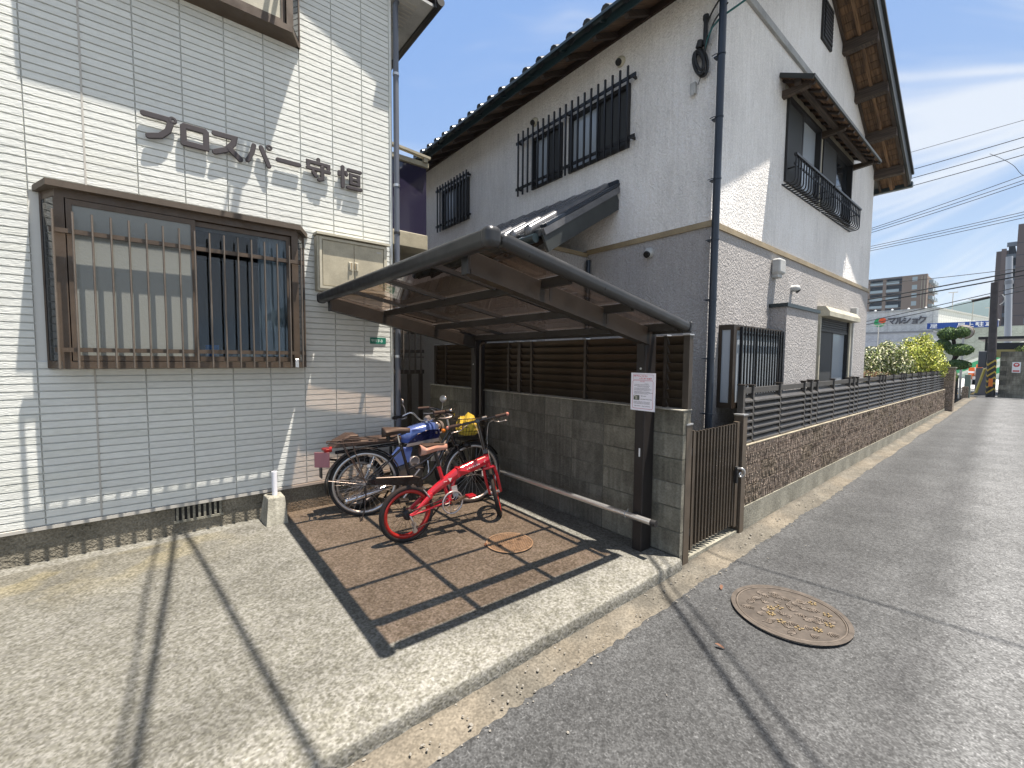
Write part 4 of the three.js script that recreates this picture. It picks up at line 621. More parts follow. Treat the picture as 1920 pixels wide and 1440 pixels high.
  // barred box window, stucco bump-out, shutter door
  const bw = part('box_window', [box(4.69, 1.93, ZB, 6.03, 1.985, -2.04), box(4.69, 1.09, ZB, 6.03, 1.15, -2.04), box(4.69, 1.15, -2.075, 4.76, 1.93, -2.04), box(5.97, 1.15, -2.075, 6.03, 1.93, -2.04), box(4.69, 1.15, ZB, 4.72, 1.93, -2.165), box(5.30, 1.15, -2.07, 5.34, 1.93, -2.05)], tint(A.bronze, 0.45), hs);
  part('window_pane', [box(4.76, 1.15, -2.066, 5.97, 1.93, -2.06), box(4.70, 1.15, -2.165, 4.706, 1.93, -2.075)], A.glassF, bw);
  for (let k = 0; k < 15; k++) part('grille_bar', box(4.90 + k * 0.078, 1.06, -2.022, 4.917 + k * 0.078, 1.965, -2.006), A.black, bw);
  part('grille_rail', [box(4.86, 1.16, -2.035, 6.03, 1.185, -2.022), box(4.86, 1.88, -2.035, 6.03, 1.905, -2.022), box(4.82, 1.06, -2.035, 4.845, 1.965, -2.006)], A.black, bw);
  part('bump_out', [box(6.05, -0.2, ZB, 7.26, 2.28, -2.005)], A.greyStucco, hs); part('bump_out_cap', [box(6.02, 2.28, ZB, 7.29, 2.325, -1.985)], A.gutter, hs);
  const dr = part('terrace_door', [box(7.95, 0.05, ZB - 0.06, 8.0, 2.30, ZB + 0.03), box(9.55, 0.05, ZB - 0.06, 9.60, 2.30, ZB + 0.03), box(8.74, 0.05, ZB - 0.05, 8.80, 2.10, ZB + 0.0), box(8.0, 2.08, ZB - 0.06, 9.55, 2.12, ZB + 0.02)], A.blackM, hs);
  part('door_pane', [box(8.80, 0.1, ZB - 0.03, 9.55, 2.08, ZB - 0.025)], A.glassF, dr); part('insect_screen', box(8.0, 0.1, ZB - 0.006, 8.74, 2.08, ZB - 0.002), A.screen, dr);
  part('shutter_box', [extr([[0, 0], [0.17, 0], [0.17, 0.07], [0.11, 0.15], [0, 0.16]], 1.78).rotateY(-Math.PI / 2).translate(9.68, 2.30, ZB - 0.002)], A.creamL, dr);
  for (let k = 0; k < 5; k++) part('shutter_slat', box(8.0, 2.125 + k * 0.036, ZB - 0.01, 9.55, 2.155 + k * 0.036, ZB + 0.01), A.screen, dr);
  part('shutter_rail', [box(7.91, 0.05, ZB, 7.96, 2.30, ZB + 0.05), box(9.58, 0.05, ZB, 9.66, 2.30, ZB + 0.05)], A.creamL, dr);
  part('conduit', [box(9.80, -0.1, ZB, 9.86, 2.42, ZB + 0.05, 0.01), box(9.76, 2.42, ZB, 9.90, 2.58, ZB + 0.09, 0.01)], A.whiteD, hs);
  const ex = part('exhaust_hood', [new RoundedBoxGeometry(0.20, 0.19, 0.11, 2, 0.03).translate(6.13, 2.80, ZB + 0.055), box(6.05, 2.66, ZB, 6.20, 2.72, ZB + 0.08, 0.01)], A.whiteD, hs); part('hood_grille', box(6.04, 2.70, ZB + 0.01, 6.055, 2.77, ZB + 0.08), A.sealant, ex);
  const v2 = part('pipe_hood', [cyl([6.78, 2.60, ZB], [6.78, 2.60, ZB + 0.06], 0.045, 0.045, 14), sphere(6.78, 2.60, ZB + 0.06, 0.047)], A.whiteD, hs); part('hood_mouth', cyl([6.79, 2.575, ZB + 0.07], [6.80, 2.555, ZB + 0.085], 0.034), A.dark, v2);
  // lean-to roof over the side entrance
  const lt = part('lean_to_roof', [extr([[4.43, 3.66], [4.43, 3.74], [3.16, 2.98], [3.16, 2.90]], 2.9).translate(0, 0, -6.3)], A.tile, hs);
  part('flashing', [box(4.39, 3.70, -6.4, 4.432, 3.80, -3.36), bar([4.43, 3.755, -3.40], [3.20, 3.02, -3.40], 0.10, 0.03)], A.navy, lt);
  part('barge_board', [bar([4.43, 3.56, -3.375], [3.20, 2.83, -3.375], 0.03, 0.19)], tint(A.verge, 1.1), lt);
  part('barge_cap', [bar([4.43, 3.69, -3.39], [3.17, 2.94, -3.39], 0.09, 0.07)], tint(A.tileSil, 0.9), lt);
  for (let k = 0; k < 11; k++) part('roof_tile_row', [cyl([4.41, 3.755, -3.55 - k * 0.26], [3.12, 2.985, -3.55 - k * 0.26], 0.062, 0.062, 12), sphere(3.12, 2.985, -3.55 - k * 0.26, 0.066, 0.6, 1, 1, 10)], A.tileSil, lt);
  part('eave_gutter', [cyl([3.11, 2.88, -6.2], [3.11, 2.88, -3.42], 0.05)], A.gutter, lt);
  part('eave_boards', [extr([[4.43, 3.60], [4.43, 3.645], [3.18, 2.885], [3.18, 2.84]], 2.8).translate(0, 0, -6.25)], A.woodD, lt);
  for (let k = 0; k < 6; k++) part('rafter', bar([4.43, 3.57, -3.6 - k * 0.45], [3.2, 2.83, -3.6 - k * 0.45], 0.045, 0.055), A.woodM, lt);
  part('side_drainpipe', [cyl([4.39, 0, -3.80], [4.39, 2.9, -3.80], 0.03)], A.navy, hs);
}

// ================================================================ PASSAGE BETWEEN THE HOUSES
{
  const t = thing('side_balcony', 'beige balcony with dark purple tinted glass between the two houses', 'balcony', [2.7, 3.3, -6.1]);
  part('balcony_slab', box(2.09, 3.25, -11.9, 3.225, 3.47, -6.0, 0.01), A.cream, t); part('tinted_panel', box(2.10, 3.47, -6.03, 3.215, 4.47, -6.022), A.purple, t); part('tinted_panel', box(3.205, 3.47, -11.8, 3.213, 4.47, -6.03), A.purple, t);
  part('handrail', [box(2.09, 4.47, -6.07, 3.24, 4.545, -5.98, 0.01), box(3.18, 4.47, -11.8, 3.25, 4.545, -6.0, 0.01)], A.cream, t);
  part('drying_arm', [bar([2.55, 4.66, -6.0], [3.24, 4.60, -5.96], 0.07, 0.035), box(3.14, 4.53, -6.0, 3.2, 4.60, -5.94)], A.cream, t);
  const t2 = thing('side_gate', 'dark brown barred gate closing the passage between the houses', 'gate', [2.66, 0, -6.1]);
  part('gate_frame', [box(2.12, 0.05, -6.14, 3.20, 0.10, -6.08), box(2.12, 1.97, -6.14, 3.20, 2.02, -6.08), box(2.12, 1.68, -6.14, 3.20, 1.73, -6.08), box(2.12, 1.36, -6.14, 3.20, 1.42, -6.08), box(2.12, 1.61, -6.13, 3.2, 1.625, -6.09)], A.louvreP, t2);
  for (let k = 0; k < 11; k++) { const x = 2.16 + k * 0.098; part('gate_bar', box(x - 0.009, 1.36, -6.08, x + 0.009, 2.02, -6.055), tint(A.bar, 0.6), t2); }
  for (let k = 0; k < 6; k++) { const x = 2.2 + k * 0.19; part('gate_board', box(x - 0.03, 0.05, -6.12, x + 0.03, 1.36, -6.09), A.louvreP, t2); }
  const t3 = thing('stair_block', 'dark stairwell wall at the back of the passage under the balcony', 'stairwell', [2.6, 0, -8]);
  part('rear_wall', box(2.085, 0, -9.6, 3.66, 3.24, -9.5), mat(0.05, 0.048, 0.045), t3); for (let k = 0; k < 9; k++) part('stair_tread', box(2.2, 0.2 + k * 0.2, -7.2 - k * 0.22, 3.1, 0.23 + k * 0.2, -7.0 - k * 0.22), A.louvreP, t3);
}

// ================================================================ BICYCLES AND MOTORCYCLE
function turner(p, q, ang) { const a = V(...p), d = V(...q).sub(a).normalize(); return new THREE.Matrix4().makeTranslation(a.x, a.y, a.z).multiply(new THREE.Matrix4().makeRotationAxis(d, ang)).multiply(new THREE.Matrix4().makeTranslation(-a.x, -a.y, -a.z)); }
const tr = (gs, M) => (Array.isArray(gs) ? gs : [gs]).map(g => M ? g.clone().applyMatrix4(M) : g);
function wheel(t, cx, r, o = {}) {
  const { tw = 0.019, rim = A.alu, rw = 0.022, spokes = 28, M, hub = 0.02, tyre = A.tyre, hubMat = A.alu, spokeMat = A.alu } = o, at = g => g.translate(cx, r, 0), sp = [];
  const W = part('wheel', tr(at(cyl([0, 0, -0.045], [0, 0, 0.045], hub, hub, 12)), M), hubMat, t, true);
  part('tyre', tr(at(new THREE.TorusGeometry(r - tw, tw, 10, 56)), M), tyre, W, true);
  const pr = [[r - tw * 2 - rw + 0.004, -tw * 0.72], [r - tw * 1.55, -tw * 0.78], [r - tw * 1.55, tw * 0.78], [r - tw * 2 - rw + 0.004, tw * 0.72], [r - tw * 2 - rw + 0.004, -tw * 0.72]];
  part('rim', tr(at(new THREE.LatheGeometry(pr.map(p => new THREE.Vector2(...p)), 56).rotateX(Math.PI / 2)), M), rim, W, true);
  for (let k = 0; k < spokes; k++) { const a = k / spokes * 6.2832, s = k % 2 ? 1 : -1, b = a + (k % 4 < 2 ? 1 : -1) * 0.9, q = r - tw * 2 - rw + 0.006; sp.push(at(cyl([hub * 0.95 * Math.cos(b), hub * 0.95 * Math.sin(b), s * 0.032], [q * Math.cos(a), q * Math.sin(a), s * 0.002], 0.0013, 0.0013, 4, true))); }
  if (spokes) part('spokes', tr(sp, M), spokeMat, W, true); return W;
}
function mudguard(cx, cy, r, a0, a1, w, th = 0.0) { const n = 26, P = [], idx = []; const out = []; for (let k = 0; k <= n; k++) { const a = (a0 + (a1 - a0) * k / n) * Math.PI / 180; for (let j = 0; j <= 6; j++) { const b = -1 + 2 * j / 6, rr = r - 0.012 * b * b; P.push(cx + rr * Math.cos(a), cy + rr * Math.sin(a), b * w); } } for (let k = 0; k < n; k++) for (let j = 0; j < 6; j++) { const a = k * 7 + j; idx.push(a, a + 7, a + 1, a + 1, a + 7, a + 8); } const g = new THREE.BufferGeometry(); g.setAttribute('position', new THREE.Float32BufferAttribute(P, 3)); g.setIndex(idx); g.computeVertexNormals(); return g; }
function saddle(x0, x1, y, w, h) { // rounded saddle, wide at the back (x0)
  const n = 12, m = 10, P = [], I = []; for (let i = 0; i <= n; i++) { const t = i / n, x = lerp(x0, x1, t), ww = w * (0.26 + 0.74 * Math.pow(1 - ss(0.02, 0.72, t), 1.0)) * Math.sin(Math.min(1, (t + 0.04) * 7) * Math.PI / 2) * (t > 0.93 ? Math.sqrt((1.02 - t) / 0.09) : 1), up = y + 0.012 * Math.sin(t * 3) + 0.022 * (1 - t) ** 2; for (let j = 0; j <= m; j++) { const a = Math.PI * 2 * j / m, c = Math.cos(a), s = Math.sin(a); P.push(x, up + (s > 0 ? 0.4 * h * s : h * (1.15 - 0.75 * t) * s) - h * 0.3 * Math.abs(c) * (1 - 0.6 * t), ww * c); } }
  for (let i = 0; i < n; i++) for (let j = 0; j < m; j++) { const a = i * (m + 1) + j; I.push(a, a + 1, a + m + 1, a + 1, a + m + 2, a + m + 1); }
  const g = new THREE.BufferGeometry(); g.setAttribute('position', new THREE.Float32BufferAttribute(P, 3)); g.setIndex(I); g.computeVertexNormals(); return g;
}
{ // black town bicycle with basket
  const t = thing('town_bicycle', 'black town bicycle with rear carrier, wire basket and covered chain, behind the red one', 'bicycle', [1.55, 0.012, -4.20], undefined, -0.30);
  const B = A.bikeBlk, r = 0.338, wb = 1.12, hd = [0.905, 0.70, 0], ht = [0.855, 0.86, 0], M = turner(hd, ht, 0.10);
  wheel(t, 0, r, { spokes: 32 }); wheel(t, wb, r, { spokes: 32, M });
  const fr = part('frame', [tube([[0.46, 0.29, 0], [0.60, 0.33, 0], [0.72, 0.46, 0], [0.875, 0.77, 0]], 0.017, 20, 10), tube([[0.43, 0.44, 0], [0.58, 0.50, 0], [0.73, 0.62, 0], [0.865, 0.83, 0]], 0.012, 20, 8), cyl([0.46, 0.28, 0], [0.345, 0.72, 0], 0.016, 0.016, 12), cyl(hd, ht, 0.021, 0.021, 12), cyl([0.46, 0.285, -0.05], [0.46, 0.285, 0.05], 0.024, 0.024, 14), ...[-1, 1].flatMap(s => [cyl([0.45, 0.29, s * 0.03], [0, r, s * 0.06], 0.009), cyl([0.36, 0.66, s * 0.02], [0, r, s * 0.06], 0.008)])], B, t, true);
  part('fork', tr([cyl([0.905, 0.70, 0], [0.93, 0.655, 0], 0.02), ...[-1, 1].map(s => tube([[0.925, 0.66, s * 0.045], [0.99, 0.52, s * 0.05], [1.07, 0.39, s * 0.052], [wb, r, s * 0.052]], 0.010, 12, 7)), box(0.91, 0.65, -0.055, 0.95, 0.68, 0.055, 0.008)], M), B, t, true);
  part('rear_mudguard', mudguard(0, r, r + 0.022, 15, 198, 0.032), B, t, true); part('front_mudguard', tr(mudguard(wb, r, r + 0.022, 28, 150, 0.030), M), B, t, true);
  part('mudguard_stay', [...[-1, 1].flatMap(s => [cyl([-0.34, r + 0.06, s * 0.033], [0, r, s * 0.066], 0.003), cyl([-0.10, r + 0.345, s * 0.033], [0, r, s * 0.066], 0.003)])], A.alu, t, true);
  part('seatpost', cyl([0.345, 0.70, 0], [0.322, 0.80, 0], 0.0125), A.chrome, t, true);
  const sd = part('saddle', saddle(0.165, 0.445, 0.845, 0.10, 0.065), A.seatBr, t, true); part('saddle_springs', [tube([[0.22, 0.81, 0.05], [0.25, 0.775, 0.04], [0.315, 0.79, 0.0], [0.40, 0.82, 0.02]], 0.006, 12), tube([[0.22, 0.81, -0.05], [0.25, 0.775, -0.04], [0.315, 0.79, 0.0], [0.40, 0.82, -0.02]], 0.006, 12), cyl([0.225, 0.76, 0.05], [0.225, 0.83, 0.05], 0.014), cyl([0.225, 0.76, -0.05], [0.225, 0.83, -0.05], 0.014)], A.blackM, sd, true);
  part('chain_case', [extr([[0.02, 0.345], [0.36, 0.30], [0.365, 0.235], [0.42, 0.195], [0.50, 0.195], [0.555, 0.24], [0.562, 0.31], [0.53, 0.36], [0.46, 0.378], [0.10, 0.395], [0.03, 0.385]], 0.026, [], 0.006).translate(0, 0, 0.045)], B, t, true);
  const cr = part('crank', [cyl([0.46, 0.285, 0.085], [0.36, 0.165, 0.095], 0.011), cyl([0.46, 0.285, -0.085], [0.56, 0.405, -0.095], 0.011), cyl([0.46, 0.285, -0.09], [0.46, 0.285, 0.092], 0.013)], A.alu, t, true); for (const [x, y, s] of [[0.36, 0.165, 1], [0.56, 0.405, -1]]) part('pedal', box(x - 0.045, y - 0.012, s * 0.105, x + 0.045, y + 0.012, s * 0.19, 0.005), A.blackM, cr, true);
  const ca = part('rear_carrier', [...[-1, 1].flatMap(s => [tube([[0.27, 0.755, s * 0.05], [0.0, 0.765, s * 0.072], [-0.28, 0.765, s * 0.072], [-0.345, 0.77, s * 0.045]], 0.006, 20, 6), cyl([-0.12, 0.765, s * 0.07], [0, r + 0.02, s * 0.07], 0.005), cyl([-0.22, 0.765, s * 0.07], [0, r + 0.02, s * 0.07], 0.005)]), cyl([-0.345, 0.77, -0.048], [-0.345, 0.77, 0.048], 0.006), ...[-0.2, -0.05, 0.1].map(x => cyl([x, 0.768, -0.07], [x, 0.768, 0.07], 0.0045)), tube([[0.14, 0.775, 0.045], [-0.05, 0.79, 0.045], [-0.2, 0.79, 0.03], [-0.2, 0.79, -0.03], [-0.05, 0.79, -0.045], [0.14, 0.775, -0.045]], 0.004, 24, 6)], A.seatBr, t, true);
  part('rear_reflector', [cyl([-0.30, 0.70, 0], [-0.325, 0.70, 0], 0.026)], mat(0.35, 0.02, 0.02, { roughness: 0.2 }), ca, true);
  part('kickstand', [tube([[0, r - 0.01, 0.075], [0.0, 0.20, 0.085], [-0.03, 0.05, 0.13], [-0.06, 0.0, 0.16]], 0.007, 14), tube([[0, r - 0.01, -0.075], [0.0, 0.20, -0.085], [-0.03, 0.05, -0.13], [-0.06, 0.0, -0.16]], 0.007, 14), cyl([-0.055, 0.004, -0.16], [-0.055, 0.004, 0.16], 0.006)], A.blackM, t, true);
  part('spoke_reflector', [box(0.02, r + 0.16, 0.024, 0.055, r + 0.19, 0.032, 0.004), ...tr(box(wb + 0.10, r - 0.05, 0.024, wb + 0.125, r + 0.01, 0.032, 0.004), M)], A.white, t, true);
  part('dress_guard_lock', [new THREE.TorusGeometry(0.05, 0.008, 8, 20).translate(-0.02, r + 0.30, 0)], A.blackM, t, true);
  const st = part('stem', tr([cyl(ht, [0.838, 0.955, 0], 0.0115), box(0.82, 0.945, -0.022, 0.875, 0.975, 0.022, 0.008)], M), A.alu, t, true);
  const hb = part('handlebar', tr([tube([[0.62, 1.045, -0.285], [0.72, 1.05, -0.27], [0.84, 1.02, -0.19], [0.87, 0.965, -0.06], [0.872, 0.958, 0], [0.87, 0.965, 0.06], [0.84, 1.02, 0.19], [0.72, 1.05, 0.27], [0.62, 1.045, 0.285]], 0.011, 50, 8)], M), A.bikeBlk, t, true);
  for (const s of [-1, 1]) { part('handle_grip', tr(cyl([0.60, 1.044, s * 0.287], [0.72, 1.05, s * 0.268], 0.017, 0.016, 12), M), A.grip, hb, true); part('brake_lever', tr([tube([[0.74, 1.035, s * 0.265], [0.80, 1.0, s * 0.262], [0.72, 0.985, s * 0.275], [0.66, 0.99, s * 0.285]], 0.006, 16)], M), A.alu, hb, true); }
  part('bell', tr(sphere(0.80, 1.055, 0.215, 0.026, 1, 0.8, 1), M), A.chrome, hb, true); part('gear_shifter', tr([cyl([0.725, 1.05, 0.267], [0.765, 1.05, 0.256], 0.021, 0.021, 14)], M), A.blackM, hb, true);
  for (const c of [[[0.79, 1.02, 0.24], [0.93, 1.10, 0.10], [0.96, 0.90, 0.03], [0.93, 0.72, 0.02]], [[0.79, 1.02, -0.24], [0.96, 1.08, -0.12], [0.95, 0.9, -0.03], [0.9, 0.74, -0.02]]]) part('cable', tr(tube(c, 0.003, 20, 5), M), A.cable, t, true);
  part('head_lamp', tr([sphere(1.03, 0.66, 0.07, 0.032, 1.2, 1, 1), cyl([1.06, 0.66, 0.07], [1.07, 0.66, 0.07], 0.028)], M), A.blackM, t, true);
  // wire basket
  const bw = [], P0 = (x, y, s) => [x, y, s]; const bx = (f, y) => lerp(lerp(0.94, 0.92, y), lerp(1.16, 1.26, y), f), bz = y => lerp(0.115, 0.16, y), byv = y => lerp(0.72, 0.95, y);
  const loop = (y, rr) => { const w = bz(y), c = [[bx(0, y), byv(y), -w], [bx(1, y), byv(y), -w], [bx(1, y), byv(y), w], [bx(0, y), byv(y), w]]; for (let k = 0; k < 4; k++) bw.push(cyl(c[k], c[(k + 1) % 4], rr, rr, 5)); };
  loop(1, 0.005); for (const y of [0, 0.2, 0.4, 0.6, 0.8]) loop(y, 0.0022);
  for (let k = 0; k <= 8; k++) { const f = k / 8; for (const s of [-1, 1]) bw.push(cyl([bx(f, 0), byv(0), s * bz(0)], [bx(f, 1), byv(1), s * bz(1)], 0.0022, 0.0022, 5)); const q = lerp(-1, 1, f); bw.push(cyl([bx(0, 0), byv(0), q * bz(0)], [bx(0, 1), byv(1), q * bz(1)], 0.0022, 0.0022, 5), cyl([bx(1, 0), byv(0), q * bz(0)], [bx(1, 1), byv(1), q * bz(1)], 0.0022, 0.0022, 5), cyl([bx(0, 0), byv(0), q * bz(0)], [bx(1, 0), byv(0), q * bz(0)], 0.0022, 0.0022, 5)); }
  part('basket', tr(bw, M), A.blackM, t, true); part('basket_stay', tr([cyl([1.0, 0.72, 0.09], [wb, r, 0.06], 0.004), cyl([1.0, 0.72, -0.09], [wb, r, -0.06], 0.004)], M), A.blackM, t, true);
  // yellow bag lying in the basket
  const bagG = new THREE.IcosahedronGeometry(1, 4), pp = bagG.attributes.position; for (let i = 0; i < pp.count; i++) { const x = pp.getX(i), y = pp.getY(i), z = pp.getZ(i); const n = fbm(x * 0.09 + z * 0.05 + 0.5, y * 0.09 + z * 0.08 + 0.5, 32, 32, 2, 66), k = 0.62 + 0.8 * n; pp.setXYZ(i, x * k, Math.max(-0.75, y * k * 0.9 + 0.9 * (n - 0.5) - 0.25 * Math.max(0, x)), z * k); } bagG.computeVertexNormals();
  bagG.scale(0.125, 0.115, 0.135); const bag = one('yellow_bag', tr(tr(bagG.translate(1.06, 0.845, 0), M), new THREE.Matrix4().compose(V(1.55, 0.012, -4.20), new THREE.Quaternion().setFromAxisAngle(V(0, 1, 0), -0.30), V(1, 1, 1))), A.yellow, 'crumpled yellow bag lying in the front basket of the black town bicycle', 'bag', undefined, [2.55, 0.75, -3.88]);
}
{ // red folding bicycle
  const t = thing('folding_bicycle', 'red folding bicycle with small wheels and front wheel turned away, nearest in the shelter', 'bicycle', [1.61, 0.012, -3.38], undefined, -0.05);
  const r = 0.248, wb = 1.05, h0 = [0.835, 0.55, 0], h1 = [0.79, 0.71, 0], M = turner(h0, h1, 1.02), Rm = A.red;
  wheel(t, 0, r, { tw: 0.024, rim: A.redRim, rw: 0.022, spokes: 24, hub: 0.022, hubMat: A.blackM, spokeMat: A.blackM }); wheel(t, wb, r, { tw: 0.021, rim: A.redRim, rw: 0.022, spokes: 20, M, spokeMat: A.blackM });
  const ell = (pts, rs, seg = 28) => { const c = new THREE.CatmullRomCurve3(pts.map(p => V(...p)), false, 'centripetal'), n = seg, m = 12, P = [], I = []; for (let i = 0; i <= n; i++) { const u = i / n, p = c.getPoint(u), d = c.getTangent(u), up = V(-d.y, d.x, 0).normalize(); const q = u * (rs.length - 1), k = Math.min(rs.length - 2, Math.floor(q)), f = q - k, a = lerp(rs[k][0], rs[k + 1][0], f), b = lerp(rs[k][1], rs[k + 1][1], f); for (let j = 0; j <= m; j++) { const th = j / m * 6.2832, e = 0.75, cx = Math.sign(Math.cos(th)) * Math.abs(Math.cos(th)) ** e, sy = Math.sign(Math.sin(th)) * Math.abs(Math.sin(th)) ** e; P.push(p.x + up.x * a * sy, p.y + up.y * a * sy, p.z + b * cx); } } for (let i = 0; i < n; i++) for (let j = 0; j < m; j++) { const a = i * (m + 1) + j; I.push(a, a + 1, a + m + 1, a + 1, a + m + 2, a + m + 1); } const g = new THREE.BufferGeometry(); g.setAttribute('position', new THREE.Float32BufferAttribute(P, 3)); g.setIndex(I); g.computeVertexNormals(); return g; };
  const fr = part('frame', [ell([[0.825, 0.615, 0], [0.66, 0.572, 0], [0.50, 0.535, 0]], [[0.046, 0.030], [0.052, 0.032], [0.047, 0.031]]), ell([[0.49, 0.532, 0], [0.36, 0.468, 0], [0.25, 0.405, 0], [0.19, 0.365, 0]], [[0.052, 0.031], [0.042, 0.028], [0.035, 0.025], [0.030, 0.022]]), cyl([0.802, 0.668, 0], [0.838, 0.538, 0], 0.026, 0.026, 14), cyl([0.475, 0.52, 0], [0.405, 0.29, 0], 0.018, 0.018, 12), cyl([0.41, 0.285, -0.038], [0.41, 0.285, 0.038], 0.024, 0.024, 14), cyl([0.405, 0.29, 0], [0.30, 0.62, 0], 0.017, 0.017, 12)], Rm, t, true);
  part('rear_swingarm', [...[-1, 1].flatMap(s => [ell([[0.205, 0.375, s * 0.038], [0.12, 0.315, s * 0.048], [0.045, 0.262, s * 0.056], [0, r, s * 0.06]], [[0.026, 0.010], [0.021, 0.010], [0.013, 0.008], [0.012, 0.006]], 16), cyl([0.40, 0.29, s * 0.035], [0.0, r - 0.005, s * 0.06], 0.009)]), box(0.17, 0.345, -0.045, 0.225, 0.40, 0.045, 0.012)], Rm, t, true);
  part('frame_hinge', [box(0.475, 0.49, -0.034, 0.512, 0.585, 0.034, 0.008), cyl([0.495, 0.555, 0.03], [0.60, 0.535, 0.04], 0.007)], tint(Rm, 0.8), fr, true);
  part('decal', [box(0.335, 0.475, 0.0292, 0.37, 0.480, 0.0305), new THREE.CircleGeometry(0.024, 3).rotateZ(0.6).translate(0.40, 0.490, 0.0318), ...lin(0, 6, 6).map(k => box(0.575 + k * 0.021, 0.552 + k * 0.005, 0.032, 0.589 + k * 0.021, 0.552 + k * 0.005 + 0.009 + 0.006 * (k % 2), 0.034)), new THREE.RingGeometry(0.008, 0.012, 12, 1, 0.6, 4.4).translate(0.775, 0.608, 0.0325)], A.white, fr, true);
  part('fork', tr([box(0.815, 0.515, -0.06, 0.875, 0.545, 0.06, 0.014), ...[-1, 1].map(s => tube([[0.845, 0.53, s * 0.052], [0.905, 0.43, s * 0.058], [0.97, 0.33, s * 0.058], [wb, r, s * 0.056]], 0.015, 14, 10))], M), Rm, t, true);
  part('brake_caliper', tr([...[-1, 1].map(s => box(0.875, 0.44, s * 0.03 - 0.008, 0.905, 0.51, s * 0.03 + 0.008, 0.004))], M), A.blackM, t, true);
  part('rear_brake', [cyl([0.19, 0.37, 0.05], [0.14, 0.44, 0.03], 0.006), cyl([0.16, 0.45, -0.03], [0.16, 0.45, 0.03], 0.006)], A.alu, t, true);
  // tall handlepost and straight bar
  const hp = part('handlepost', tr([cyl([0.798, 0.69, 0], [0.745, 0.99, 0], 0.0165, 0.015, 12), box(0.775, 0.67, -0.025, 0.825, 0.715, 0.03, 0.008), cyl([0.79, 0.70, 0.028], [0.785, 0.76, 0.04], 0.006), box(0.72, 0.975, -0.022, 0.775, 1.015, 0.022, 0.006)], M), A.bikeBlk, t, true);
  const hb = part('handlebar', tr([cyl([0.747, 0.997, -0.30], [0.747, 0.997, 0.30], 0.0115, 0.0115, 10)], M), A.bikeBlk, t, true);
  for (const s of [-1, 1]) { part('handle_grip', tr([cyl([0.747, 0.997, s * 0.175], [0.747, 0.997, s * 0.29], 0.0165, 0.0165, 12), new THREE.TorusGeometry(0.0165, 0.003, 6, 14).translate(0.747, 0.997, s * 0.18)], M), A.grip, hb, true); part('grip_end', tr([new THREE.SphereGeometry(0.0185, 12, 8).translate(0.747, 0.997, s * 0.292)], M), mat(0.5, 0.22, 0.18, { roughness: 0.5 }), hb, true); part('brake_lever', tr([tube([[0.765, 0.985, s * 0.150], [0.80, 0.955, s * 0.160], [0.825, 0.94, s * 0.20], [0.80, 0.94, s * 0.26], [0.81, 0.935, s * 0.275]], 0.006, 18)], M), A.alu, hb, true); }
  part('cycle_computer', tr([box(0.735, 1.008, 0.045, 0.785, 1.025, 0.095, 0.006)], M), A.whiteD, hb, true);
  for (const c of [[[0.79, 0.965, 0.15], [0.92, 0.94, 0.09], [0.92, 0.72, 0.03], [0.88, 0.52, 0.03]], [[0.79, 0.965, -0.15], [0.93, 0.98, -0.05], [0.90, 0.75, -0.02], [0.84, 0.62, -0.03]]]) part('cable', tr(tube(c, 0.003, 22, 5), M), A.whiteD, t, true);
  // saddle pushed down low
  part('seatpost', cyl([0.31, 0.60, 0], [0.262, 0.76, 0], 0.015), A.blackM, t, true); const sd = part('saddle', saddle(0.12, 0.385, 0.79, 0.085, 0.062), A.seatTan, t, true); part('saddle_top', saddle(0.135, 0.36, 0.812, 0.070, 0.02), A.seatBr, sd, true);
  // chainset, derailleur
  const cs = part('chainwheel', [(() => { const s = new THREE.Shape(); s.absarc(0, 0, 0.102, 0, 6.2832); for (let k = 0; k < 5; k++) { const a = k * 1.2566 + 0.3, p = new THREE.Path(); const f = (rr, d) => [rr * Math.cos(a + d), rr * Math.sin(a + d)]; p.moveTo(...f(0.034, -0.32)); p.lineTo(...f(0.076, -0.40)); p.quadraticCurveTo(...f(0.086, 0), ...f(0.076, 0.40)); p.lineTo(...f(0.034, 0.32)); s.holes.push(p); } return new THREE.ExtrudeGeometry(s, { depth: 0.004, bevelEnabled: true, bevelSize: 0.002, bevelThickness: 0.002, bevelSegments: 1, curveSegments: 40 }).translate(0.41, 0.285, 0.058); })(), new THREE.TorusGeometry(0.100, 0.008, 8, 48).translate(0.41, 0.285, 0.064)], A.silver, t, true);
  const ck = part('crank', [bar([0.41, 0.285, 0.085], [0.555, 0.335, 0.092], 0.012, 0.022), bar([0.41, 0.285, -0.07], [0.265, 0.235, -0.078], 0.012, 0.022), cyl([0.41, 0.285, 0.055], [0.41, 0.285, 0.092], 0.016)], tint(A.bronze, 1.6), cs, true);
  part('pedal', [box(0.515, 0.325, 0.10, 0.595, 0.35, 0.175, 0.006), box(0.225, 0.222, -0.16, 0.305, 0.247, -0.085, 0.006)], tint(Rm, 0.75), cs, true);
  part('chain', [tube([[0.0, r + 0.035, 0.06], [0.2, 0.315, 0.061], [0.40, 0.372, 0.062]], 0.004, 12, 5), tube([[0.03, r - 0.13, 0.06], [0.2, 0.155, 0.061], [0.40, 0.197, 0.062]], 0.004, 12, 5)], A.blackM, t, true);
  part('cassette', [cyl([0, r, 0.03], [0, r, 0.052], 0.05, 0.034, 24)], A.blackM, t, true); part('derailleur', [tube([[0.0, r, 0.065], [0.02, r - 0.05, 0.075], [0.035, r - 0.09, 0.07]], 0.009, 10), cyl([0.035, r - 0.085, 0.055], [0.035, r - 0.085, 0.066], 0.022), cyl([0.045, r - 0.14, 0.055], [0.045, r - 0.14, 0.066], 0.022), bar([0.035, r - 0.08, 0.07], [0.045, r - 0.15, 0.07], 0.004, 0.02)], A.alu, t, true);
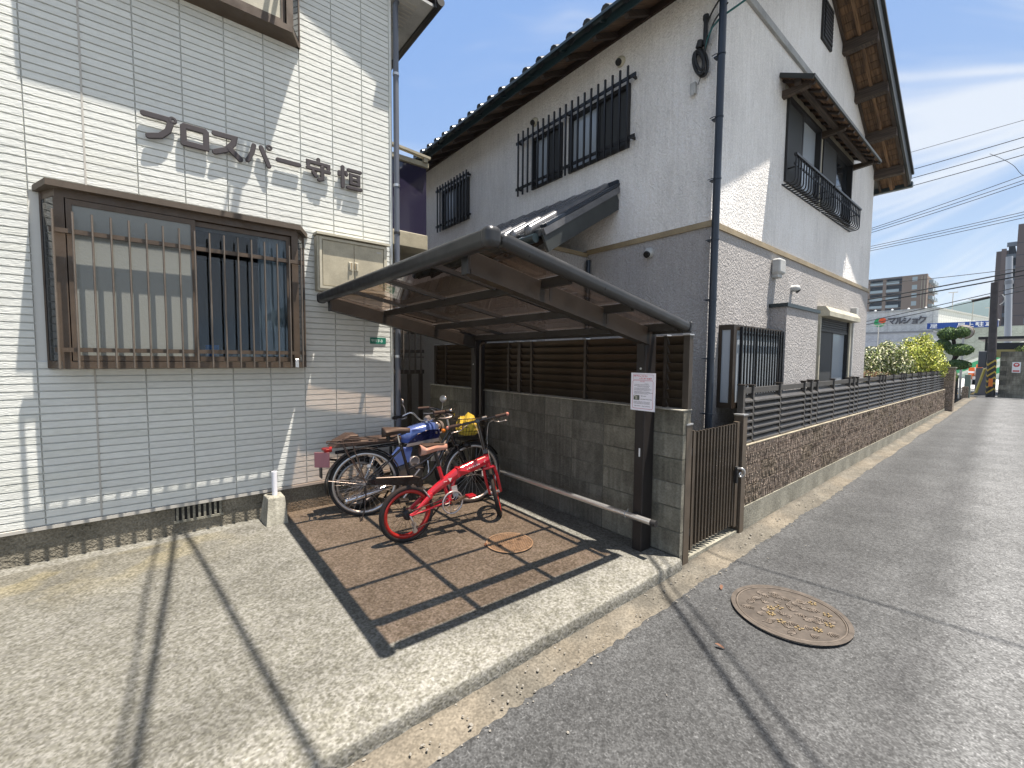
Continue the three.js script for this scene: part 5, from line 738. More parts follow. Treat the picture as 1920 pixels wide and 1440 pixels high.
  part('kickstand', [cyl([0.36, 0.25, -0.06], [0.26, 0.0, -0.22], 0.008)], A.blackM, t, true);
  part('chain_guard_arm', [bar([0.43, 0.43, 0.05], [0.45, 0.33, 0.055], 0.004, 0.05)], A.whiteD, t, true);
}
{ // small blue motorcycle behind them
  const t = thing('motorcycle', 'small retro motorcycle with blue tank, chrome exhaust and pinkish blank number plate against the siding', 'motorcycle', [1.56, 0.012, -4.43], undefined, -0.02);
  const r = 0.285, wb = 1.16, h0 = [0.86, 0.62, 0], h1 = [0.80, 0.80, 0], M = turner(h0, h1, 0.35);
  const o = { tw: 0.036, rim: A.alu, rw: 0.02, spokes: 36, hub: 0.06, hubMat: A.engine }; wheel(t, 0, r, o); wheel(t, wb, r, { ...o, M });
  const tg = new THREE.SphereGeometry(1, 28, 18), p = tg.attributes.position; for (let i = 0; i < p.count; i++) { let x = p.getX(i), y = p.getY(i), z = p.getZ(i); const e = q => Math.sign(q) * Math.abs(q) ** 0.72; x = e(x); y = e(y); z = e(z); const f = (x + 1) / 2; p.setXYZ(i, 0.69 + 0.25 * x, 0.715 + (0.085 + 0.06 * f) * y + 0.028 * f, z * (0.085 + 0.035 * ss(0.1, 0.7, f))); } tg.computeVertexNormals();
  const tank = part('fuel_tank', tg, A.blue, t, true);
  const pan = [[0.50, 0.665], [0.88, 0.69], [0.90, 0.74], [0.87, 0.785], [0.74, 0.79], [0.62, 0.755]]; part('tank_panel', [extr(pan, 0.006, [], 0.002).translate(0, -0.005, 0.117)], A.blueD, tank, true); part('tank_stripe', [extr([[0.49, 0.625], [0.885, 0.645], [0.88, 0.683], [0.50, 0.655]], 0.006, [], 0.002).translate(0, 0, 0.116)], A.silver, tank, true); part('tank_badge', cyl([0.85, 0.745, 0.118], [0.85, 0.745, 0.128], 0.014, 0.014, 16), A.alu, tank, true); part('fuel_cap', cyl([0.80, 0.845, 0], [0.80, 0.865, 0], 0.03, 0.028, 18), A.chrome, tank, true);
  part('seat', [(() => { const g = new RoundedBoxGeometry(0.50, 0.07, 0.20, 3, 0.03); return g.translate(0.20, 0.715, 0); })(), extr([[0.02, 0.70], [-0.03, 0.795], [-0.10, 0.80], [-0.22, 0.74], [-0.26, 0.70]], 0.17, [], 0.012).translate(0, 0, -0.085)], A.seatBr, t, true);
  part('side_cover', [extr([[0.38, 0.42], [0.52, 0.45], [0.56, 0.60], [0.40, 0.62], [0.34, 0.55]], 0.02, [], 0.008).translate(0, 0, 0.085)], A.blue, t, true);
  part('rear_mudguard', [mudguard(0, r, r + 0.045, 30, 190, 0.06)], A.blackM, t, true); part('front_mudguard', tr([mudguard(wb, r, r + 0.035, 40, 160, 0.055)], M), A.silver, t, true);
  const pl = part('number_plate', [box(-0.395, 0.51, -0.075, -0.385, 0.66, 0.075, 0.004)].map(g => g.translate(0.385, 0, 0).rotateY(0.9).translate(-0.36, 0, 0.05)), mat(0.30, 0.13, 0.15, { roughness: 0.6 }), t, true); part('tail_lamp', [new RoundedBoxGeometry(0.07, 0.035, 0.11, 2, 0.012).translate(-0.315, 0.675, 0.03)], mat(0.26, 0.012, 0.014, { roughness: 0.15 }), t, true); part('plate_bracket', [bar([-0.36, 0.60, 0.04], [-0.20, 0.55, 0], 0.03, 0.02), box(-0.37, 0.40, -0.03, -0.36, 0.52, 0.05)], A.blackM, pl, true);
  part('exhaust', [cyl([-0.16, 0.155, 0.125], [0.24, 0.215, 0.125], 0.042, 0.038, 18), cyl([0.24, 0.215, 0.125], [0.46, 0.245, 0.115], 0.036, 0.018, 16), tube([[0.46, 0.245, 0.115], [0.62, 0.22, 0.10], [0.76, 0.26, 0.08], [0.78, 0.42, 0.05]], 0.018, 20, 10), sphere(-0.16, 0.155, 0.125, 0.042, 0.6, 1, 1)], A.chrome, t, true);
  const en = part('engine', [new RoundedBoxGeometry(0.30, 0.19, 0.20, 2, 0.03).translate(0.55, 0.33, 0), cyl([0.58, 0.36, 0.09], [0.58, 0.36, 0.125], 0.075, 0.07, 24), ...lin(0, 6, 6).map(k => box(0.63, 0.435 + k * 0.019, -0.075, 0.76, 0.445 + k * 0.019, 0.075, 0.003)), box(0.65, 0.42, -0.05, 0.74, 0.58, 0.05)], A.engine, t, true); part('clutch_cover', [new THREE.TorusGeometry(0.052, 0.01, 8, 26).translate(0.58, 0.45, 0.125), cyl([0.58, 0.45, 0.08], [0.58, 0.45, 0.125], 0.058, 0.054, 24)], A.silver, en, true);
  part('frame', [tube([[0.80, 0.74, 0], [0.60, 0.66, 0], [0.2, 0.64, 0], [-0.22, 0.63, 0]], 0.018, 20), tube([[0.83, 0.66, 0], [0.78, 0.45, 0], [0.70, 0.24, 0], [0.42, 0.22, 0]], 0.016, 18), tube([[0.36, 0.62, 0], [0.36, 0.4, 0], [0.40, 0.25, 0]], 0.016, 12), ...[-1, 1].map(s => bar([0.40, 0.27, s * 0.075], [0, r, s * 0.085], 0.02, 0.035)), cyl(h0, h1, 0.026)], A.bikeBlk, t, true);
  part('shock_absorber', [-1, 1].flatMap(s => [cyl([0.02, r + 0.02, s * 0.11], [0.16, 0.62, s * 0.10], 0.012), ...lin(0, 9, 9).map(k => { const q = 0.2 + 0.06 * k; return new THREE.TorusGeometry(0.024, 0.005, 6, 14).rotateX(Math.PI / 2).translate(0.02 + 0.14 * q, r + 0.02 + (0.6 - r) * q, s * (0.11 - 0.01 * q)); })]), A.chrome, t, true);
  part('fork', tr([-1, 1].flatMap(s => [cyl([0.80, 0.82, s * 0.075], [1.0, 0.50, s * 0.075], 0.017), cyl([1.0, 0.50, s * 0.075], [wb, r, s * 0.075], 0.024)]), M), A.alu, t, true);
  const hl = part('head_lamp', tr([new THREE.SphereGeometry(0.085, 20, 14).scale(0.9, 1, 1).translate(0.93, 0.78, 0)], M), A.bikeBlk, t, true); part('lamp_glass', tr([cyl([0.955, 0.78, 0], [1.0, 0.775, 0], 0.082, 0.078, 22)], M), A.silver, hl, true);
  part('meter', tr(cyl([0.83, 0.865, 0], [0.80, 0.91, 0], 0.04, 0.04, 18), M), A.silver, t, true); part('horn', tr(cyl([0.86, 0.80, 0.12], [0.82, 0.80, 0.12], 0.035, 0.035, 16), M), A.silver, t, true);
  const hb = part('handlebar', tr([tube([[0.60, 0.93, -0.32], [0.70, 0.94, -0.30], [0.78, 0.97, -0.22], [0.785, 0.88, -0.08], [0.785, 0.875, 0.08], [0.78, 0.97, 0.22], [0.70, 0.94, 0.30], [0.60, 0.93, 0.32]], 0.011, 50, 8)], M), A.chrome, t, true);
  for (const s of [-1, 1]) { part('handle_grip', tr(cyl([0.58, 0.928, s * 0.322], [0.70, 0.94, s * 0.30], 0.017), M), A.blackM, hb, true); part('brake_lever', tr(tube([[0.73, 0.94, s * 0.29], [0.78, 0.92, s * 0.30], [0.70, 0.90, s * 0.33], [0.62, 0.90, s * 0.34]], 0.006, 14), M), A.alu, hb, true); part('mirror', tr([tube([[0.74, 0.95, s * 0.28], [0.75, 1.03, s * 0.30], [0.73, 1.10, s * 0.33]], 0.005, 12), new THREE.SphereGeometry(0.05, 16, 10).scale(0.3, 0.8, 1).translate(0.73, 1.11, s * 0.335)], M), A.alu, hb, true); part('indicator', tr(sphere(0.90, 0.74, s * 0.15, 0.026), M), mat(0.55, 0.18, 0.02, { roughness: 0.2 }), hb, true); }
  part('footrest', [cyl([0.45, 0.235, -0.17], [0.45, 0.235, 0.17], 0.012)], A.blackM, t, true); part('stand', [cyl([0.42, 0.22, -0.06], [0.36, 0.0, -0.20], 0.011), cyl([0.36, 0.0, -0.16], [0.36, 0.0, -0.23], 0.01)], A.blackM, t, true);
  part('air_cleaner', [new RoundedBoxGeometry(0.13, 0.13, 0.14, 2, 0.03).translate(0.44, 0.50, 0.03)], A.blackM, t, true);
}

// ================================================================ PLANTS BEHIND THE FENCE
function leaves(n, sample, size, pick, seed) { // leaf-sized folded faces through a volume, tints per leaf
  const r = rng(seed), P = [], N = [], C = [], v = V(0, 0, 0);
  for (let k = 0; k < n; k++) {
    const s = sample(r); const c = s.p, out = s.n, a = r() * 6.283, tilt = V(out.x + (r() - 0.5) * 1.3, out.y + 0.35 + (r() - 0.5) * 0.9, out.z + (r() - 0.5) * 1.3).normalize();
    const t = V(Math.cos(a), 0.2 * (r() - 0.5), Math.sin(a)).cross(tilt).normalize(), b = t.clone().cross(tilt), L = size * (0.7 + 0.6 * r()), w = L * 0.42, col3 = pick(r);
    const A0 = c.clone().addScaledVector(t, -L * 0.5), A1 = c.clone().addScaledVector(t, L * 0.5).addScaledVector(tilt, -L * 0.12), B0 = c.clone().addScaledVector(b, w * 0.5).addScaledVector(tilt, L * 0.10), B1 = c.clone().addScaledVector(b, -w * 0.5).addScaledVector(tilt, L * 0.10);
    for (const q of [A0, B0, A1, A0, A1, B1]) { P.push(q.x, q.y, q.z); C.push(...col3); }
  }
  const g = new THREE.BufferGeometry(); g.setAttribute('position', new THREE.Float32BufferAttribute(P, 3)); g.setAttribute('color', new THREE.Float32BufferAttribute(C, 3)); g.computeVertexNormals(); return g;
}
const leafMat = new THREE.MeshPhysicalMaterial({ vertexColors: true, side: THREE.DoubleSide, roughness: 0.55, transmission: 0, sheen: 0 });
function raw(name, g, m, t) { g.translate(-t._b.x, -t._b.y, -t._b.z); const me = shad(new THREE.Mesh(g, m)); me.name = name; t.add(me); return me; }
function blobs(list, fuzz) { return r => { let tot = 0; for (const b of list) tot += b[6] ?? b[3] * b[4] * b[5]; let q = r() * tot, b; for (b of list) { q -= b[6] ?? b[3] * b[4] * b[5]; if (q <= 0) break; } const u = 2 * r() - 1, a = r() * 6.283, s = Math.sqrt(1 - u * u), d = V(s * Math.cos(a), u, s * Math.sin(a)), k = 1 - fuzz * r() ** 1.7 + 0.12 * (r() - 0.5); return { p: V(b[0] + d.x * b[3] * k, b[1] + d.y * b[4] * k, b[2] + d.z * b[5] * k), n: d }; }; }
function shrub(pos, label, list, n, size, pick, seed) {
  const t = thing('garden_shrub', label, 'shrub', pos), r = rng(seed + 1), st = [];
  for (let k = 0; k < 16; k++) { const b = list[k % list.length]; st.push(tube([[pos[0] + (r() - 0.5) * 0.25, pos[1], pos[2] + (r() - 0.5) * 0.25], [lerp(pos[0], b[0], 0.5) + (r() - 0.5) * 0.3, lerp(pos[1], b[1], 0.6), lerp(pos[2], b[2], 0.5) + (r() - 0.5) * 0.3], [b[0] + (r() - 0.5) * b[3], b[1] + r() * b[4] * 0.7, b[2] + (r() - 0.5) * b[5]]], 0.012, 8, 5)); }
  part('stem', st, A.woodD, t); raw('crown', leaves(n, blobs(list, 0.75), size, pick, seed), leafMat, t);
}
shrub([15.6, 0, -2.75], 'white-flecked green shrub behind the fence next to the corner of the stucco house', [[15.4, 1.62, -2.95, 0.55, 0.42, 0.42], [15.7, 1.80, -2.60, 0.5, 0.38, 0.40], [15.9, 1.45, -2.50, 0.6, 0.45, 0.40], [15.3, 1.30, -2.9, 0.45, 0.4, 0.35], [15.9, 2.02, -2.72, 0.22, 0.22, 0.2]], 5200, 0.085, r => { const q = r(); return q < 0.34 ? [0.62, 0.60, 0.40] : q < 0.75 ? [0.16, 0.20, 0.045] : [0.07, 0.10, 0.028]; }, 41);
shrub([18.0, 0, -2.35], 'yellow-green bushy shrub behind the far part of the louvred fence', [[17.8, 1.70, -2.45, 0.7, 0.48, 0.42], [18.2, 1.92, -2.18, 0.65, 0.42, 0.38], [18.2, 1.50, -2.00, 0.7, 0.45, 0.34], [17.7, 1.35, -2.5, 0.6, 0.4, 0.4], [18.2, 2.32, -2.25, 0.3, 0.22, 0.22], [17.9, 2.15, -2.52, 0.28, 0.24, 0.22]], 6800, 0.085, r => { const q = r(); return q < 0.62 ? [0.36, 0.38, 0.05] : q < 0.86 ? [0.22, 0.28, 0.04] : [0.52, 0.50, 0.16]; }, 43);
{
  const t = thing('cloud_pruned_pine', 'dark green cloud-pruned garden pine with rounded pads beyond the yellow shrub', 'pine tree', [24.2, 0, -2.1]);
  part('trunk', [tube([[24.2, 0, -2.15], [24.1, 0.7, -2.05], [24.3, 1.3, -2.2], [24.1, 1.9, -2.05], [24.2, 2.6, -2.15]], 0.06, 24, 7), tube([[24.2, 1.5, -2.15], [24.1, 1.9, -1.95], [24.0, 2.0, -1.9]], 0.035, 8, 6), tube([[24.1, 1.2, -2.1], [24.0, 1.45, -2.0]], 0.035, 6, 6)], A.woodD, t);
  for (const [b, n] of [[[24.1, 2.74, -2.26, 0.42, 0.24, 0.33], 4600], [[24.1, 2.78, -1.92, 0.36, 0.20, 0.24], 3200], [[24.0, 2.10, -1.93, 0.42, 0.22, 0.38], 4600], [[24.1, 2.30, -2.42, 0.40, 0.22, 0.24], 3000], [[24.0, 1.52, -1.97, 0.42, 0.18, 0.38], 4200]]) raw('foliage_pad', leaves(n, blobs([b, [b[0], b[1] + 0.04, b[2], b[3] * 0.7, b[4] * 0.9, b[5] * 0.7]], 0.45), 0.09, r => r() < 0.3 ? [0.10, 0.17, 0.03] : [0.045, 0.095, 0.02], Math.round(n + b[1] * 100)), leafMat, t);
}
shrub([21.9, 0, -1.98], 'small light green plant in front of the black gate beside the pillar', [[21.8, 1.10, -1.95, 0.35, 0.25, 0.2]], 600, 0.08, r => r() < 0.5 ? [0.22, 0.3, 0.06] : [0.1, 0.16, 0.04], 47);
{ // hedge plants low behind the fence near the house corner
  shrub([13.2, 0, -2.55], 'low reddish-brown bedding plants behind the fence under the white-flecked shrub', [[13.3, 1.22, -2.55, 0.9, 0.18, 0.2], [14.5, 1.18, -2.5, 0.8, 0.18, 0.2]], 700, 0.07, r => r() < 0.5 ? [0.20, 0.10, 0.05] : [0.16, 0.17, 0.05], 49);
}

// ================================================================ AT THE JUNCTION
{
  const t = thing('utility_pole', 'slim dark utility pole with black and yellow striped foot at the lane end', 'utility pole', [27, 0.1, -1.2]);
  part('shaft', cyl([27, 0.1, -1.18], [27, 4.95, -1.28], 0.135, 0.115, 16), mat(0.075, 0.065, 0.065, { map: T.dust, roughness: 0.8 }), t);
  part('black_band', cyl([27, 0.22, -1.1825], [27, 1.72, -1.2135], 0.142, 0.139, 20), A.blackM, t);
  for (let k = 0; k < 6; k++) { const n = 16, P = [], I = []; for (let i = 0; i <= n; i++) { const a = i / n * 6.283, y = 0.30 + k * 0.235 + 0.20 * Math.abs(((i / n * 2 + 0.25) % 1) - 0.5) * 2; for (const dy of [0, 0.075]) { const f = (y + dy - 0.1) / 4.85; P.push(27 + 0.1435 * Math.cos(a), y + dy, -1.18 - 0.1 * f + 0.1435 * Math.sin(a)); } } for (let i = 0; i < n; i++) { const a = i * 2; I.push(a, a + 1, a + 2, a + 1, a + 3, a + 2); } const g = new THREE.BufferGeometry(); g.setAttribute('position', new THREE.Float32BufferAttribute(P, 3)); g.setIndex(I); g.computeVertexNormals(); part('yellow_stripe', g, mat(0.38, 0.27, 0.03, { side: THREE.DoubleSide, roughness: 0.6 }), t); }
  part('number_tag', box(26.84, 0.62, -1.25, 26.852, 0.95, -1.13), mat(0.62, 0.16, 0.02, { roughness: 0.5 }), t);
  part('cable_closure', [cyl([27.6, 4.30, -1.95], [27.6, 4.42, -1.42], 0.06, 0.06, 12)], A.cable, t); part('hook', tube([[26.9, 4.0, -1.1], [26.88, 4.1, -1.0], [26.88, 4.28, -0.98], [26.9, 4.42, -1.05]], 0.02, 10), A.whiteD, t);
  const t2 = thing('grey_pole', 'tall pale grey pole standing behind the striped utility pole', 'pole', [36, 0.2, -1.1]); part('shaft', cyl([36, 0.1, -0.98], [36, 7.4, -1.25], 0.15, 0.13, 16), mat(0.30, 0.32, 0.35, { roughness: 0.6 }), t2); part('pole_band', cyl([36, 5.9, -1.19], [36, 6.1, -1.2], 0.16, 0.16, 16), mat(0.2, 0.21, 0.23), t2);
  const t3 = thing('guy_guard', 'yellow sleeve on the slanted guy wire beside the striped utility pole', 'guy wire', [27.2, 0.1, -1.6]); part('sleeve', cyl([27.3, 0.3, -1.62], [27.2, 1.35, -1.40], 0.045), mat(0.45, 0.38, 0.10, { roughness: 0.6 }), t3); part('wire', cyl([27.2, 1.35, -1.40], [27.05, 4.2, -1.27], 0.012), A.cable, t3);
}
{
  const t = thing('traffic_mirror', 'round convex traffic mirror seen from behind on its pole behind the pine', 'traffic mirror', [26, 0.1, -1.95]);
  part('mirror_back', [sphere(26, 2.88, -1.99, 0.27, 0.28, 1, 1, 24)], mat(0.40, 0.36, 0.32, { map: T.dust, roughness: 0.6 }), t); part('hood', new THREE.TorusGeometry(0.275, 0.025, 8, 32).rotateY(Math.PI / 2).translate(26.05, 2.88, -1.99), A.cover, t); part('pole', cyl([25.9, 0.1, -2.0], [25.9, 2.8, -2.0], 0.04), A.whiteD, t);
}
{
  const t = thing('junction_wall', 'dark stained block wall facing the lane at the junction with a small red and white notice', 'block wall', [27.3, 0.1, 2]);
  part('mortar', box(27.16, -0.1, -0.98, 27.34, 2.08, 8), A.mortar, t); for (let r = 0; r < 10; r++) for (let k = 0; k < 22; k++) { const z = -0.985 + k * 0.4 + (r % 2 ? 0.2 : 0); if (z > 7.6) continue; part('block', box(27.14, 0.10 + r * 0.198, z, 27.20, 0.29 + r * 0.198, z + 0.392), tint(A.blockL[Math.floor(hash(r, k, 3) * 2)], 1.1 + 0.3 * hash(k, r, 8)), t); }
  const n = thing('junction_notice', 'small white notice with a red ring fixed on the block wall at the junction', 'notice', [27.13, 1.43, -0.53]); part('board', box(27.118, 1.215, -0.645, 27.13, 1.645, -0.415), A.white, n); part('red_ring', new THREE.RingGeometry(0.05, 0.085, 20).rotateY(-Math.PI / 2).translate(27.115, 1.53, -0.53), mat(0.5, 0.02, 0.02, { side: THREE.DoubleSide }), n); part('red_text', [box(27.114, 1.25, -0.62, 27.117, 1.31, -0.44), box(27.114, 1.50, -0.60, 27.117, 1.525, -0.46)], mat(0.5, 0.06, 0.05), n);
  const c = thing('grey_cabinet', 'dark grey cabinet standing left of the striped utility pole', 'cabinet', [28.3, 0.2, -1.6]); part('lower_box', box(27.9, 0.17, -1.70, 28.7, 1.38, -1.34, 0.02), mat(0.13, 0.13, 0.145, { roughness: 0.6 }), c); part('upper_box', box(28.0, 1.40, -1.66, 28.7, 2.12, -1.36, 0.02), mat(0.07, 0.075, 0.085, { roughness: 0.5 }), c);
  const s = thing('street_shed', 'low dark flat roof on posts behind the junction wall', 'shed', [30, 0.2, 1]); part('roof', box(28.8, 2.66, -1.75, 32, 2.78, 6), A.blackM, s); part('panel', box(28.9, 2.2, -1.5, 29.0, 2.5, 6), A.blackM, s); part('board', box(28.9, 1.85, -1.25, 28.95, 2.2, 6), mat(0.45, 0.36, 0.13), s); for (const z of [-1.5, 0, 2]) part('shed_post', box(28.95, 0.2, z - 0.04, 29.03, 2.66, z + 0.04), A.blackM, s);
  shrub([28.6, 0.2, -0.3], 'green bush showing above the junction wall at the right edge', [[28.6, 2.15, -0.35, 0.3, 0.25, 0.3], [28.6, 2.25, 0.3, 0.4, 0.3, 0.5]], 900, 0.09, r => r() < 0.5 ? [0.22, 0.28, 0.05] : [0.08, 0.13, 0.03], 51);
  for (const [z, y, l] of [[-2.62, 0.55, 'left orange safety barrel in the car park beyond the junction'], [-2.30, 0.75, 'right orange safety barrel in the car park beyond the junction']]) { const b = thing('orange_barrel', l, 'safety barrel', [40, 0.2, z], 'orange barrels in the car park'); part('body', cyl([40, y, z], [40, y + 0.75, z], 0.16, 0.13, 16), mat(0.65, 0.13, 0.02), b); part('band', cyl([40, y + 0.40, z], [40, y + 0.52, z], 0.152, 0.147, 16), A.white, b); part('base', box(39.75, 0.2, z - 0.25, 40.25, y, z + 0.25), A.whiteD, b); }
  const m = new THREE.MeshPhysicalMaterial({ roughness: 0.7 }); m.color = col(0.6, 0.34, 0.04); struct('painted_marking', fin([box(28.6, 0.166, -2.3, 29.0, 0.170, -1.5), box(29.0, 0.166, -1.9, 31.5, 0.170, -1.6)]), m);
  const w = new THREE.MeshPhysicalMaterial({ roughness: 0.7 }); w.color = col(0.7, 0.7, 0.68); struct('painted_line', fin([box(33.0, 0.166, -50, 33.2, 0.170, 30)]), w);
}
// ================================================================ ACROSS THE STREET
{
  const t = thing('supermarket', 'long white supermarket with its name in dark Japanese letters beside a red and green emblem', 'supermarket', [70, 0.2, -20]);
  const wm = mat(0.82, 0.815, 0.79, { map: T.dust, roughness: 0.8 });
  part('wall', [extr([[70, 45], [70, 7.54], [95, 3.85], [95, 45]], 7.7).rotateX(-Math.PI / 2).translate(0, 0.15, 0)], wm, t);
  part('parapet', [box(69.9, 7.80, -45, 70.15, 7.98, -7.5), bar([70, 7.89, -7.54], [95, 7.89, -3.85], 0.2, 0.18)], A.whiteD, t);
  for (let k = 0; k < 9; k++) part('panel_joint', box(69.97, 0.2, -40 + k * 4 - 0.02, 69.99, 7.8, -40 + k * 4 + 0.02), A.whiteD, t);
  const L = [[-11.95, [[[.05, .86], [.95, .86], [.88, .68], [.5, .36]], [[.34, .48], [.66, .16]]]], [-11.25, [[[.28, .9], [.28, .5], [.05, .12]], [[.6, .92], [.6, .16], [.78, .26], [.98, .5]]]], [-10.55, [[[.12, .84], [.32, .72]], [[.06, .58], [.26, .46]], [[.1, .14], [.5, .2], [.94, .7]]]], [-9.85, [[[.25, .62], [.8, .62], [.8, .08], [.2, .08]], [[.3, .36], [.8, .36]]]], [-9.2, [[[.3, .95], [.2, .66], [.04, .48]], [[.26, .78], [.92, .78], [.84, .5], [.3, .06]]]]];
  const sm2 = mat(0.10, 0.095, 0.10); for (const [z, ps] of L) part('sign_letter', ps.map((p, k) => toX(extr(strokeOutline(p.map(([a, b]) => [a * 0.66, b * 0.86]), 0.15), 0.10 + k * 0.01)).translate(70, 6.22, z)), sm2, t);
  part('emblem_green', toX(extr([...arc(0, 0, 0.55, 0.55, 75, 330, 20), ...arc(0.16, 0.14, 0.34, 0.34, 330, 75, 14)], 0.08)).translate(70, 6.55, -12.75), mat(0.03, 0.34, 0.11), t); part('emblem_red', toX(extr(arc(0, 0, 0.33, 0.33, 0, 345, 22), 0.10)).translate(70, 6.78, -12.48), mat(0.78, 0.10, 0.02), t);
  for (const z of [-13.2, -11.6, -10.1, -8.6]) part('floodlight', [sphere(69.8, 8.0, z, 0.12)], A.white, t);
  const an = part('annex', [box(58, 0.2, -26, 66, 4.55, -6.6)], mat(0.36, 0.39, 0.45, { map: T.dust, roughness: 0.6 }), t); part('annex_roof', box(57.9, 4.55, -26.1, 66.1, 4.72, -6.5), mat(0.12, 0.13, 0.15), an); part('annex_wall', box(57.85, 0.2, -26, 57.99, 2.0, -6.7), A.white, an);
  for (const z of [-10.6]) part('lamp', [cyl([57.8, 3.0, z], [57.8, 5.4, z], 0.04), box(57.7, 5.4, z - 0.5, 57.9, 5.46, z + 0.5)], A.sealant, an);
  const rp = thing('parking_ramp', 'pale green ramp building with a blue and white parking sign beside the supermarket', 'parking ramp', [66, 0.2, -3]);
  part('wall', box(66.3, 0.2, -7.6, 90, 5.35, 6), mat(0.56, 0.60, 0.50, { map: T.dust }), rp); part('sign_board', box(66.0, 5.30, -7.95, 66.28, 5.93, -2.7), mat(0.015, 0.06, 0.26), rp);
  const G = [[-7.7, [[[.1, .9], [.9, .9], [.9, .66], [.16, .66], [.14, .3], [.02, .05]], [[.26, .5], [.95, .5]], [[.3, .3], [.9, .3]], [[.58, .46], [.58, .08]], [[.22, .06], [.98, .06]]]], [-5.62, [[[.2, .94], [.2, .55], [.06, .1]], [[.2, .9], [.95, .9], [.95, .68], [.2, .68]], [[.3, .5], [.95, .5]], [[.36, .3], [.9, .3]], [[.62, .5], [.62, .06]], [[.26, .06], [1, .06]]]], [-4.95, [[[.5, .95], [.5, .1]], [[.5, .55], [.86, .55]], [[.04, .08], [.97, .08]]]], [-4.28, [[[.08, .92], [.08, .4], [.42, .4], [.38, .08]], [[.1, .9], [.42, .9]], [[.1, .66], [.42, .66]], [[.26, .9], [.26, .4]], [[.72, .98], [.8, .86]], [[.54, .78], [.98, .78]], [[.56, .48], [.96, .48]], [[.5, .08], [1, .08]], [[.76, .78], [.76, .08]]]], [-3.6, [[[.08, .86], [.92, .86]], [[.2, .68], [.8, .68], [.8, .34], [.2, .34], [.2, .68]], [[.2, .5], [.8, .5]], [[.03, .2], [.97, .2]], [[.5, .98], [.5, .02]]]]];
  for (const [z, ps] of G) part('sign_letter', ps.map((p, k) => toX(extr(strokeOutline(p.map(([a, b]) => [a * 0.56, b * 0.48]), 0.06), 0.03 + k * 0.004)).translate(65.995, 5.37, z)), A.white, rp);
  part('ramp', [toX(extr([[-5.4, 0.9], [2.0, 5.0], [2.0, 0.2], [-5.4, 0.2]], 5)).translate(60, 0, 0)], mat(0.62, 0.62, 0.54), rp); for (const [o, w, m] of [[0.25, 0.5, mat(0.05, 0.30, 0.13)], [1.0, 0.28, mat(0.40, 0.48, 0.38)], [1.5, 0.5, mat(0.05, 0.30, 0.13)]]) part('ramp_stripe', toX(extr([[-5.0, 1.1 - o], [2.0, 4.97 - o], [2.0, 4.97 - o - w], [-5.0, 1.1 - o - w]], 0.03)).translate(54.995, 0, 0), m, rp);
  const wh = mat(0.7, 0.7, 0.68); part('ramp_rail', [bar([55, 1.35, -5], [55, 5.4, 2], 0.06, 0.06)], A.whiteD, rp);
  for (const [x, z] of [[75, -6.9], [77, -5.3], [90, -4.6]]) { const l = thing('roof_lamp', x === 75 ? 'T-shaped lamp post on the supermarket roof left of the hill' : x === 77 ? 'lamp post on the supermarket roof in front of the hill' : 'farther lamp post on the supermarket roof nearest the pole', 'lamp post', [x, 7.5, z]); const h = x === 75 ? 10.1 : 9.3; part('lamp_pole', cyl([x, 5, z], [x, h, z], 0.045), A.sealant, l); part('lamp_head', box(x - 0.1, h, z - 0.42, x + 0.1, h + 0.08, z + 0.42), A.sealant, l); }
}
{ // brown apartment block far off, its floors and balconies each built
  const t = thing('brown_apartment_block', 'long brown apartment block with glass balconies rising behind the supermarket', 'apartment block', [215, 0, -40]);
  const br = mat(0.20, 0.145, 0.105, { roughness: 0.85 }), dk = mat(0.035, 0.034, 0.038), gl = mat(0.30, 0.36, 0.38, { roughness: 0.15 });
  part('wall', [box(217, 0, -80, 234, 33.0, -26.6), box(215, 0, -33.4, 217, 33.6, -26.6)], br, t); part('rear_bay', box(216.9, 0, -80, 217.0, 33, -33.4), dk, t); part('roof', box(214.8, 33.0, -80, 234.2, 33.6, -33.4), mat(0.12, 0.10, 0.09), t);
  for (const z of [-38.4, -43.2, -49, -55]) part('pier', box(215, 0, z - 0.5, 217, 33, z + 0.5), br, t);
  for (let k = 0; k < 11; k++) { const y = 1.2 + k * 2.95; part('balcony_floor', box(215.2, y, -60, 217, y + 0.3, -33.4), mat(0.15, 0.12, 0.10), t); for (const [a, b] of [[-37.9, -34.2], [-42.7, -38.9], [-48.5, -43.7], [-54.5, -49.5]]) part('balcony_rail', box(215.1, y + 0.35, a, 215.2, y + 1.35, b), gl, t); part('window', box(214.97, y + 0.6, -30.6, 215.0, y + 2.2, -29.2), gl, t); for (let j = 0; j < 3; j++) part('end_balcony', box(219 + j * 5, y, -26.6, 222.5 + j * 5, y + 1.2, -25.4), gl, t); }
  for (const z of [-27.2, -28.0]) part('downpipe', cyl([214.9, 0, z], [214.9, 33, z], 0.10), A.cream, t);
}
